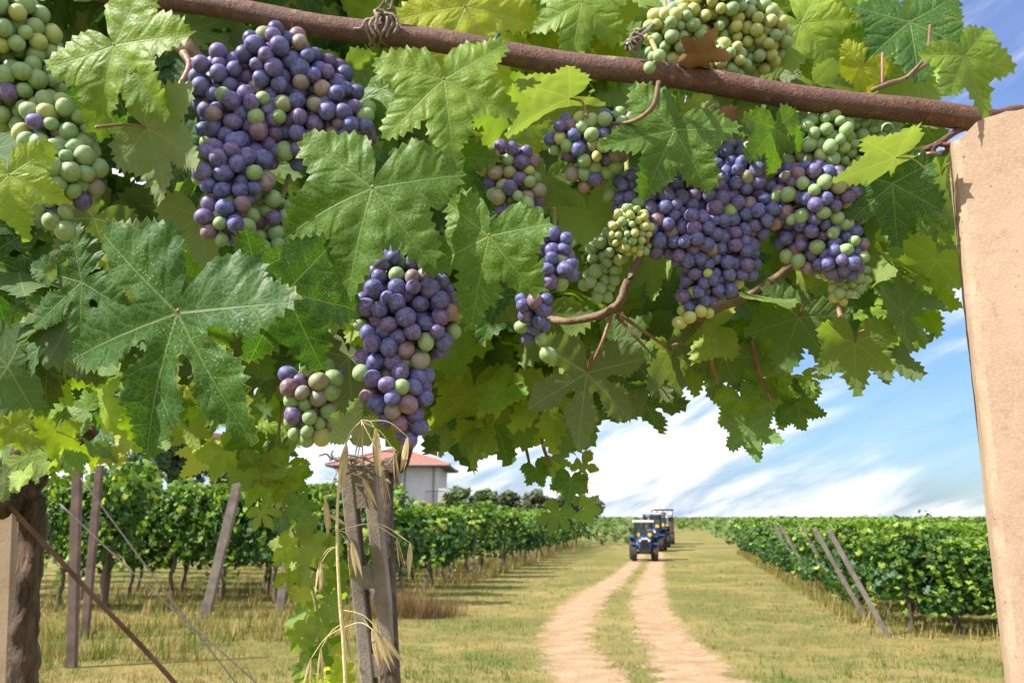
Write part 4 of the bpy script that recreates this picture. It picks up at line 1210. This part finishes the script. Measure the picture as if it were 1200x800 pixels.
fill(vR, [(660, 10), (900, 80), (1100, 130), (1100, 170), (700, 110)], 40, (70, 110), (.95, 1.2), MIXB, 66)
fill(vL, [(-120, -300), (420, -300), (420, -30), (-120, -30)], 120, (100, 150), (.82, 1.3), MIXD + MIXB, 47)  # unseen leaves above the frame, added to shade the canopy interior
fill(vM, [(420, -300), (760, -300), (760, -40), (420, -40)], 70, (100, 150), (.84, 1.3), MIXB, 57)  # more out-of-view leaves, added to keep direct sun off the inside
for v in (vL, vM, vR): v.foliage()

# hanging leafy shoot beside the concrete post
rtS = at(352, 560, 1.35)
vS = NearVine(thing('vine_shoot', 'long leafy green shoot hanging down left of the concrete post', 'vine shoot', rtS))
fill(vS, [(265, 500), (350, 500), (350, 600), (395, 640), (345, 660), (300, 600)], 28, (32, 54), (1.15, 1.4), [MIDG, BRIGHT, LIME, LIME], 71)
fill(vS, [(322, 620), (405, 640), (395, 720), (405, 830), (350, 830), (345, 720)], 44, (24, 42), (1.2, 1.4), [BRIGHT, LIME, LIME, YEL], 72)
mb = MB(); P = spline([at(330, 470, 1.3), at(325, 560, 1.3), at(352, 650, 1.3), at(372, 720, 1.3), at(375, 840, 1.3)], 6); mb.tube(P, .0026, 6)
mb.build('stem', M_GREENSTEM, vS.root, True, True)


# ------------------------------------------------------------------ wood of the near vines
def branch(v, pts, rads, m, n=10, lump=0.0, name='branch'):
    P = spline(pts, 7); mb = MB(); mb.tube(P, interp_rad(rads, len(P)), n, lump=lump); return mb.build(name, m, v.root, True, True)


tb = [Vector((rtL.x - .02, rtL.y, -.05)), at(22, 960, 2.25), at(28, 800, 2.22), at(33, 690, 2.2), at(38, 610, 2.2), at(26, 560, 2.18), at(40, 500, 2.1), at(20, 430, 1.9)]
P = spline(tb, 12); mb = MB(); mb.tube(P, interp_rad([.045, .037, .031, .029, .031, .046, .028, .022], len(P)), 16, twist=.12, lump=.55)
mb.build('trunk', M_BARK, vL.root, True, True)
branch(vL, [at(28, 575, 2.18), at(-10, 590, 2.1), at(-40, 570, 2.0)], [.04, .035, .03], M_BARK, 12, .5)
branch(vL, [at(40, 560, 2.18), at(60, 530, 2.1), at(110, 505, 2.0)], [.03, .022, .014], M_BARK, 10, .4)
branch(vL, [at(150, -40, .86), at(192, 18, .80), at(215, 52, .765), at(245, 85, .78), at(285, 110, .82)], [.0085, .0085, .0095, .0085, .007], M_CANE, 12, .15)
branch(vL, [at(215, 62, .757), at(222, 80, .75), at(200, 118, .735), at(172, 152, .72)], [.0042, .0036, .0034, .003], M_REDCANE, 8)
branch(vL, [at(222, 72, .755), at(262, 70, .745), at(300, 58, .745), at(330, 38, .77)], [.0034, .003, .0028, .002], M_GREENSTEM, 8)
branch(vL, [at(232, 88, .76), at(215, 118, .74), at(185, 146, .735)], [.003, .0026, .002], M_GREENSTEM, 8)
branch(vM, [at(760, 280, .92), at(735, 330, .90), at(718, 362, .89), at(660, 376, .92), at(600, 360, 1.0)], [.0045, .0042, .005, .0042, .004], M_CANE, 10, .5)
branch(vM, [at(718, 362, .89), at(706, 400, .89), at(688, 437, .905)], [.0024, .002, .0016], M_REDCANE, 8)
branch(vM, [at(718, 362, .89), at(750, 385, .89), at(783, 408, .93)], [.0024, .0018, .0014], M_REDCANE, 8)
branch(vM, [at(722, 370, .89), at(748, 398, .89), at(768, 420, .93)], [.002, .0016, .0012], M_REDCANE, 8)
branch(vR, [at(772, 96, .70), at(765, 125, .695), at(742, 142, .70), at(715, 145, .72)], [.0022, .0022, .002, .001], M_CANE, 8)
branch(vR, [at(1022, 106, .72), at(1042, 98, .724), at(1060, 92, .73), at(1090, 72, .74), at(1100, 60, .78)], [.0022, .0026, .0021, .002, .0014], M_CANE, 8)
branch(vR, [at(1034, 100, .73), at(1034, 62, .74)], [.0015, .0013], M_REDCANE, 8)
branch(vR, [at(1062, 92, .73), at(1085, 65, .73), at(1090, 30, .75)], [.0018, .0016, .0014], M_CANE, 8)
branch(vR, [at(930, 310, .95), at(880, 345, .92), at(835, 365, .92), at(790, 390, .98)], [.005, .0045, .004, .003], M_CANE, 10, .5)
branch(vR, [at(828, 372, .95), at(832, 420, .97), at(842, 450, .98)], [.0035, .003, .002], M_REDCANE, 8)
branch(vR, [at(880, 400, .98), at(890, 440, .98), at(905, 470, .97)], [.003, .0025, .002], M_REDCANE, 8)
branch(vR, [at(975, 330, .9), at(985, 370, .88), at(1000, 402, .865)], [.003, .003, .0022], M_REDCANE, 8)
branch(vM, [at(640, 400, 1.1), at(638, 470, 1.12), at(636, 520, 1.12), at(660, 575, 1.15)], [.0035, .003, .0025, .0015], M_CANE, 8)
branch(vM, [at(600, 470, 1.2), at(615, 520, 1.2), at(622, 550, 1.2)], [.003, .0025, .0015], M_CANE, 8)
# out-of-sight stems that carry the two right-hand vines down to the soil
for v, px, Y in ((vM, 560, 1.55), (vR, 1100, 1.2)):
    r0 = v.root.location
    branch(v, [Vector((r0.x, r0.y + .05, -.05))] + ([at(452, 640, 2.62), at(470, 540, 2.6), at(520, 430, 1.9), at(600, 300, 1.2)] if v is vM else [at(1290, 800, 1.35), at(1260, 500, 1.3), at(1150, 240, 1.1), at(1000, 230, 1.0)]), [.03, .028, .024, .018, .012], M_BARK, 12, .4, 'trunk')

# bindings
def coil(name, c, axis, r, turns, length, wr, m, label, cat, wob=.002, seed=1):
    rg = random.Random(seed); ax = axis.normalized(); x = ax.cross(Vector((0, 0, 1))).normalized(); y = ax.cross(x); pts = []
    k = int(turns * 14)
    for i in range(k + 1):
        a = 2 * math.pi * i / 14; q = c + ax * (length * (i / k - .5)) + (x * math.cos(a) + y * math.sin(a)) * (r + rg.uniform(0, wob)) + ax * rg.uniform(-wob, wob)
        pts.append(q)
    mb = MB(); mb.tube(spline(pts, 2), wr, 6); return tag(mb.build(name, m, smooth=True), label, cat)


ax = (PB - PA)
def on_pipe(px):
    f_ = 0; best = None
    for k in range(400):
        q = PA.lerp(PB, k / 399); d = q - Vector((0, 0, H)); dp_ = d.dot(CAMR.to_3x3() @ Vector((0, 0, -1))); x = 600 + F * d.dot(Vector((1, 0, 0))) / dp_
        if best is None or abs(x - px) < best[0]: best = (abs(x - px), q)
    return best[1]


o = coil('dry_tendril', on_pipe(450), ax, .0128, 4.2, .020, .0019, M_TENDRIL, 'dry grey tendril wound round the rusty pipe', 'tendril', .004, 4)
mb = MB(); c0 = on_pipe(450); rg = random.Random(6)
for k in range(5):
    p = [c0 + Vector((rg.uniform(-.008, .01), -.016, .012))]
    for q in range(5): p.append(p[-1] + Vector((rg.uniform(-.008, .009), rg.uniform(-.004, .003), rg.uniform(-.002, .012) if k < 3 else -rg.uniform(.0, .01))))
    mb.tube(spline(p, 4), .0014, 5)
mb.build('curl', M_TENDRIL, o, True)
coil('green_tie', on_pipe(581), ax, .0124, 2.2, .003, .0011, M_TIE, 'dark green plastic tie round the rusty pipe', 'tie', .0006, 5)
wire('trellis_wire', [at(735, 52, .70), at(762, 32, .74), at(795, -8, .80)], .0018, M_WIRE, 'grey wire rising behind the pipe into the yellow green bunch', 'wire')
o = coil('wire_knot', at(744, 48, .71), Vector((.6, .1, .7)), .004, 4, .022, .0013, M_TENDRIL, 'twisted wire knot above the pipe', 'wire', .003, 8)
# chain and rusty ends at the pillar
M_STEEL = simple('old_steel', (.34, .30, .29), (.20, .11, .08), .45, 60, .3, metal=.6)
ch = thing('chain', 'short rusty chain between leaves and beige pillar', 'chain', at(1095, 180, .70))
for k in range(4):
    p = at(1083 + k * 9.5, 186 - k * 5.5, .70); mb = MB(); pts = []
    A = Matrix.Rotation(R(90 * (k % 2) + 20), 4, 'X')
    for q in range(17):
        a = 2 * math.pi * q / 16; pts.append(p + A @ Vector((math.cos(a) * .0062, 0, math.sin(a) * .0044)))
    mb.tube(pts, .0019, 8, False); mb.build('link', M_STEEL if k < 2 else M_RUST, ch, True, True)
wire('rusty_hook', [at(1082, 176, .705), at(1100, 168, .70), at(1125, 152, .705), at(1160, 143, .72), at(1185, 140, .73)], .0028, M_RUST, 'rusty bent hook under the pipe end at the pillar top', 'hook')
wire('rusty_bar', [at(1150, 141, .735), at(1175, 133, .735), at(1196, 129, .735), at(1204, 136, .735), at(1230, 132, .735)], .0052, M_RUST, 'rusty twisted bar lying across the pillar top', 'bar')
# dead leaf on the pipe
M_DEAD = simple('dead_leaf', (.26, .125, .055), (.40, .23, .11), .75, 60, .5)
d = leaf_data('three', random.Random(33), .07, .09, .05, .9, .22, .6)
o = put('dead_leaf', leaf_mesh('dead_leaf', d, M_DEAD)); o.matrix_basis = leaf_matrix(812, 64, .70, 66, 66, 52, -34); tag(o, 'curled brown dead leaf lying on the rusty pipe', 'dead leaf')
d = leaf_data('three', random.Random(34), .07, .09, .05, .9, .22, .6)
o = put('dead_leaf', leaf_mesh('dead_leaf', d, M_DEAD)); o.matrix_basis = leaf_matrix(842, 140, .73, 60, 10, 10, 30); tag(o, 'small brown dead leaf below the pipe above the dark grapes', 'dead leaf')

# ------------------------------------------------------------------ grapes
def berry_mesh(name, m):
    bm = bmesh.new(); bmesh.ops.create_uvsphere(bm, u_segments=24, v_segments=16, radius=1.0)
    for v in bm.verts:
        v.co.z *= 1.04
        r = math.hypot(v.co.x, v.co.y)
        if v.co.z > .9: v.co.z -= .05 * max(0, 1 - r / .3)
    me = bpy.data.meshes.new(name); bm.to_mesh(me); bm.free(); me.materials.append(m)
    me.polygons.foreach_set('use_smooth', [True] * len(me.polygons)); return me


GME = {k: berry_mesh('grape', m) for k, m in GM.items()}


def bunch(chain, dia, Y, pal, label, seed, cap=100, size_j=.12, grad=None, loose=.75):
    """berries packed on the shell of a chain of spheres given in picture pixels"""
    rg = random.Random(seed); sph = []
    for (px, py, r) in chain:
        sph.append((at(px, py, Y + rg.uniform(-.01, .01)), 1.15 * r * mpp(px, py, Y)))
    d = .86 * dia * mpp(chain[0][0], chain[0][1], Y); pts = []
    cam0 = Vector((0, 0, H)); wts = [r * r for _, r in sph]
    for it in range(16000):
        c, r = rg.choices(sph, wts)[0]
        v = Vector((rg.gauss(0, 1), rg.gauss(0, 1), rg.gauss(0, 1))).normalized()
        tocam = (cam0 - c).normalized()
        if v.dot(tocam) < -.35 and rg.random() < .75: continue
        rr = max(r - d * .5, d * .2); depth = rg.random() ** 2.2
        flat = .62                                             # bunches are flatter than they are wide
        p = v * rr * (1 - .75 * depth); p -= tocam * p.dot(tocam) * (1 - flat); p = c + p
        dj = d * rg.uniform(1 - size_j, 1 + size_j)
        if any(((p - q).length < (dj + e) * .5 * loose) for q, e, _ in pts): continue
        pts.append((p, dj, (p - c).normalized() if (p - c).length > 1e-6 else tocam))
        if len(pts) > 260: break
    pts.sort(key=lambda a: (a[0] - cam0).length)
    top = max(pts, key=lambda a: a[0].z)[0]; low = min(p[0].z for p in pts)
    root = thing('grape_bunch', label, 'grape bunch', sph[0][0] + Vector((0, .02, sph[0][1])), 'grape bunches hanging under the pipe')
    ax_ = [s_[0] + Vector((0, .008, 0)) for s_ in sph]; st = MB()
    if len(ax_) == 1: ax_ = [ax_[0] + Vector((0, 0, .02)), ax_[0]]
    ax_ = [root.location + Vector((0, .02, .03))] + ax_
    sp = spline(ax_, 5); st.tube(sp, interp_rad([.0026, .0022, .0015], len(sp)), 7)
    for p, e, o_ in pts[:120]:
        k = min(range(len(sp)), key=lambda i: (sp[i] - p).length + abs(sp[i].z - p.z - .012)); st.tube([sp[k], sp[k].lerp(p, .55) + Vector((0, 0, .003)), p - o_ * e * .42], [.0011, .0009, .0011], 5)
    st.build('stem', M_GREENSTEM, root, True, True)
    ks, ws = list(pal.keys()), list(pal.values())
    for i, (p, e, o_) in enumerate(pts[:cap]):
        w2 = list(ws); h = (top.z - p.z) / max(top.z - low, 1e-4)
        if grad: w2 = [w * math.exp(grad.get(k, 0) * (h - .5)) for k, w in zip(ks, ws)]
        k = rg.choices(ks, w2)[0]
        b = put('grape', GME[k], root, True); out = (o_ + Vector((rg.gauss(0, .35), rg.gauss(0, .35), rg.gauss(-.25, .35)))).normalized()
        q = out.to_track_quat('Z', 'Y'); f = e * .5 * (.82 if k in ('green', 'yellow') and rg.random() < .3 else 1)
        b.matrix_basis = Matrix.LocRotScale(p, q, Vector((f * rg.uniform(.9, 1.04), f * rg.uniform(.9, 1.04), f * rg.uniform(.95, 1.12))))
    rest = pts[cap:]
    if rest:
        mb = MB(); bm = bmesh.new(); bmesh.ops.create_uvsphere(bm, u_segments=16, v_segments=10, radius=1.0); bv = [v.co.copy() for v in bm.verts]; bf = [[v.index for v in f.verts] for f in bm.faces]; bm.free()
        mi = []
        for p, e, o_ in rest: mb.add([p + v * e * .5 for v in bv], bf); mi += [ks.index(rg.choices(ks, ws)[0])] * len(bf)
        o = mb.build('grapes', GM[ks[0]], root, True, True); tag(o, kind='stuff')
        for k in ks[1:]: o.data.materials.append(GM[k])
        o.data.polygons.foreach_set('material_index', mi)
    return root


DARKP = {'blue': 5, 'purple': 3.2, 'mauve': 1.1, 'olive': .35, 'green': 1.1}
GREENP = {'green': 9, 'yellow': 1.0, 'mauve': .4, 'purple': .35}
MIXP = {'blue': 1.2, 'purple': 1.7, 'mauve': 1.4, 'olive': 1, 'green': 4, 'yellow': .6}
bunch([(10, 45, 52), (28, 112, 46), (72, 158, 46), (78, 206, 40), (60, 240, 22), (76, 264, 22)], 25, .735, GREENP, 'mostly green grape bunch at the left edge', 1, grad={'mauve': 4, 'purple': 5})
bunch([(268, 105, 46), (290, 150, 52), (274, 205, 42), (270, 256, 34)], 23.5, .730, DARKP, 'long dark purple grape bunch with green tip near the reddish cane', 2, grad={'green': 2.4, 'olive': 2})
bunch([(330, 88, 52), (365, 110, 50), (395, 142, 44), (345, 150, 44), (412, 148, 28)], 23, .745, DARKP, 'broad dark purple grape bunch close below the pipe, upper left', 21, grad={'green': 1.5, 'olive': 2})
bunch([(322, 250, 26), (318, 285, 26)], 22, .755, GREENP, 'small green grape bunch behind the tip of the big purple bunch', 3)
bunch([(475, 330, 44), (478, 372, 58), (500, 355, 34), (462, 420, 46), (464, 462, 40), (478, 500, 26)], 24, .72, DARKP, 'long blue purple grape bunch hanging lowest, above the concrete post', 4, grad={'green': -1.5})
bunch([(366, 455, 38), (364, 486, 34)], 24, .735, MIXP, 'small round green and purple grape bunch beside the huge leaf', 5)
bunch([(598, 200, 34), (606, 232, 32), (622, 262, 22)], 21, .745, MIXP, 'half ripe grape bunch behind the leaf in the middle', 6)
bunch([(652, 290, 24), (654, 318, 24)], 21, .745, DARKP, 'short purple grape bunch right of the middle leaf', 7)
bunch([(626, 362, 24), (624, 386, 22), (645, 417, 9)], 21, .75, DARKP, 'small dark grape bunch ending in one green berry', 8, grad={'green': 6})
bunch([(668, 160, 28), (700, 172, 34), (720, 150, 26), (690, 198, 26)], 20, .735, MIXP, 'mixed green and purple grape bunch left of the speckled leaf', 9)
bunch([(742, 232, 32), (772, 262, 40), (815, 250, 46), (806, 275, 36)], 19.5, .755, {'blue': 7, 'purple': 3, 'mauve': .9, 'olive': .2, 'green': .55}, 'broad deep blue grape bunch in the middle of the right half', 10)
bunch([(858, 200, 38), (870, 228, 44), (905, 215, 32), (858, 262, 40), (895, 250, 30)], 19.5, .748, {'blue': 7, 'purple': 2.6, 'mauve': .8, 'olive': .3, 'green': .4}, 'dense deep blue grape bunch between the broad one and the speckled one', 20)
bunch([(850, 300, 38), (832, 326, 33), (818, 352, 25), (803, 376, 14)], 18, .765, {'blue': 7, 'purple': 2.4, 'mauve': .7, 'yellow': .5}, 'tapering blue grape bunch hanging below the broad one', 11, grad={'yellow': 8})
bunch([(715, 298, 27), (702, 325, 24), (702, 345, 16)], 19, .80, {'green': 6, 'yellow': .5}, 'green grape bunch behind the brown forked branch', 12)
bunch([(738, 268, 26), (745, 285, 18)], 12.5, .742, {'yellow': 5, 'green': 3, 'mauve': .5}, 'bunch of tiny unripe green berries left of the broad blue bunch', 13)
bunch([(968, 165, 34), (1000, 172, 32), (1030, 172, 26)], 18.5, .735, {'green': 8, 'mauve': .5, 'yellow': .6}, 'pale green grape bunch just below the pipe near the pillar', 14)
bunch([(940, 200, 34), (955, 235, 44), (955, 278, 42), (985, 296, 32), (992, 232, 36)], 18.5, .742, {'blue': 3.2, 'purple': 3.2, 'mauve': 1.2, 'olive': .4, 'green': 2.2}, 'purple and green speckled grape bunch nearest the pillar', 15)
bunch([(992, 318, 26), (986, 342, 15)], 14.5, .755, {'yellow': 4, 'green': 5}, 'little yellow green grape bunch below the speckled bunch near the pillar', 16)
bunch([(790, 42, 36), (838, 24, 46), (884, 46, 40), (852, 72, 26), (772, 70, 14)], 18.5, .76, {'yellow': 6, 'green': 5}, 'yellow green grape bunch lying above the pipe', 17)
bunch([(772, 62, 10), (759, 80, 8)], 18, .68, {'green': 5}, 'few loose green grapes hanging in front of the pipe', 18)

# ------------------------------------------------------------------ wild oats in front of the concrete post
M_STRAW = simple('oat_straw', (.50, .38, .17), (.60, .49, .26), .6, 60, .2)
M_HUSK, t = mat('oat_husk')
oc = t.n('ShaderNodeTexCoord').outputs['Object']
mp = t.n('ShaderNodeMapping', Vector=oc); mp.inputs['Scale'].default_value = (6, 6, .5)
nn = t.noise(mp.outputs[0], 6, 4)
hc_ = t.mix(t.ss(nn, .35, .65), (.55, .40, .17), (.74, .62, .38))
t.out(t.n('ShaderNodeMixShader', _0=.35, _1=t.n('ShaderNodeBsdfPrincipled', Base_Color=hc_, Roughness=.45, Normal=t.bump(nn, .4, .05)), _2=t.n('ShaderNodeBsdfTranslucent', Color=hc_)))


def husk_mesh(seed):
    """an empty oat spikelet: two long pointed boat-shaped husks, hanging along -z, length 1"""
    rg = random.Random(seed); mb = MB()
    for sg in (-1, 1):
        n, m = 12, 6; vs, fs = [], []; op = rg.uniform(.06, .16)
        for i in range(n + 1):
            u_ = i / n; w = .11 * math.sin(math.pi * min(1, u_ * 1.12 + .03)) ** .8 * (1 - u_) ** .35; cx = sg * op * u_ ** 1.3 + sg * .012
            for j in range(m + 1):
                a = -1.25 + 2.5 * j / m; vs.append((cx + sg * w * .42 * math.cos(a), w * math.sin(a), -u_))
        for i in range(n):
            for j in range(m): k = i * (m + 1) + j; fs.append((k, k + 1, k + m + 2, k + m + 1))
        mb.add(vs, fs)
    mb.tube([(0, 0, .0), (.01, 0, -.5), (.05 * rg.choice((-1, 1)), .02, -.85)], [.012, .02, .004], 5)
    return mb.mesh('spikelet', M_HUSK, True)


HUSKS = [husk_mesh(i) for i in range(5)]
OY = .685
rt = at(405, 800, OY); rt = Vector((rt.x + .02, OY, 0))
oat = thing('wild_oat', 'dry straw coloured wild oat stalk in front of the concrete post', 'wild oat', rt)
mb = MB(); P = spline([rt, at(412, 1200, OY), at(405, 810, OY), at(398, 700, OY), at(395, 620, OY), at(398, 560, OY), at(408, 512, OY), at(424, 492, OY)], 8)
mb.tube(P, interp_rad([.002, .0019, .0015, .0013, .0012, .001, .0006, .0004], len(P)), 8); mb.build('stalk', M_STRAW, oat, True, True)
rg = random.Random(12)
SPK = [  # branch start (on stalk), spikelet top, length px, tilt deg (picture)
    ((408, 512), (406, 520), 62, -8), ((424, 492), (424, 500), 52, -6), ((424, 492), (440, 502), 64, 4), ((424, 494), (462, 528), 50, 6), ((424, 494), (478, 512), 48, -10),
    ((424, 494), (448, 552), 50, 8), ((400, 545), (382, 586), 46, 4), ((400, 560), (425, 560), 44, 24), ((395, 622), (412, 634), 50, 12), ((395, 622), (408, 640), 44, 8),
    ((395, 621), (465, 630), 44, 10), ((395, 621), (481, 636), 46, -3), ((396, 640), (375, 656), 48, -4), ((396, 640), (376, 660), 34, 3), ((400, 714), (436, 738), 50, 14), ((400, 714), (449, 746), 42, 38),
    ((400, 720), (404, 734), 48, 8), ((401, 730), (376, 760), 50, 0), ((402, 735), (364, 772), 46, -8), ((398, 600), (384, 602), 30, 60), ((402, 735), (440, 740), 56, 24)]
for (a, b, ln, tl) in SPK:
    yb = OY + rg.uniform(-.015, .015); A, B = at(*a, OY), at(*b, yb)
    mid = A.lerp(B, .55) + Vector((0, 0, abs(B.x - A.x) * .16 + .001))
    s_ = put('spikelet', HUSKS[rg.randrange(5)], oat, True); L_ = ln * mpp(*b, yb)
    s_.matrix_basis = Matrix.Translation(B) @ CAMR @ Matrix.Rotation(R(-90), 4, 'X') @ Matrix.Rotation(R(-tl), 4, 'Y') @ Matrix.Rotation(rg.uniform(0, 3.1), 4, 'Z') @ Matrix.Diagonal((L_ * .8, L_ * .8, L_, 1))
    mb = MB(); mb.tube(spline([A, mid, B], 5), .00036, 5); mb.build('branchlet', M_STRAW, oat, True, True)
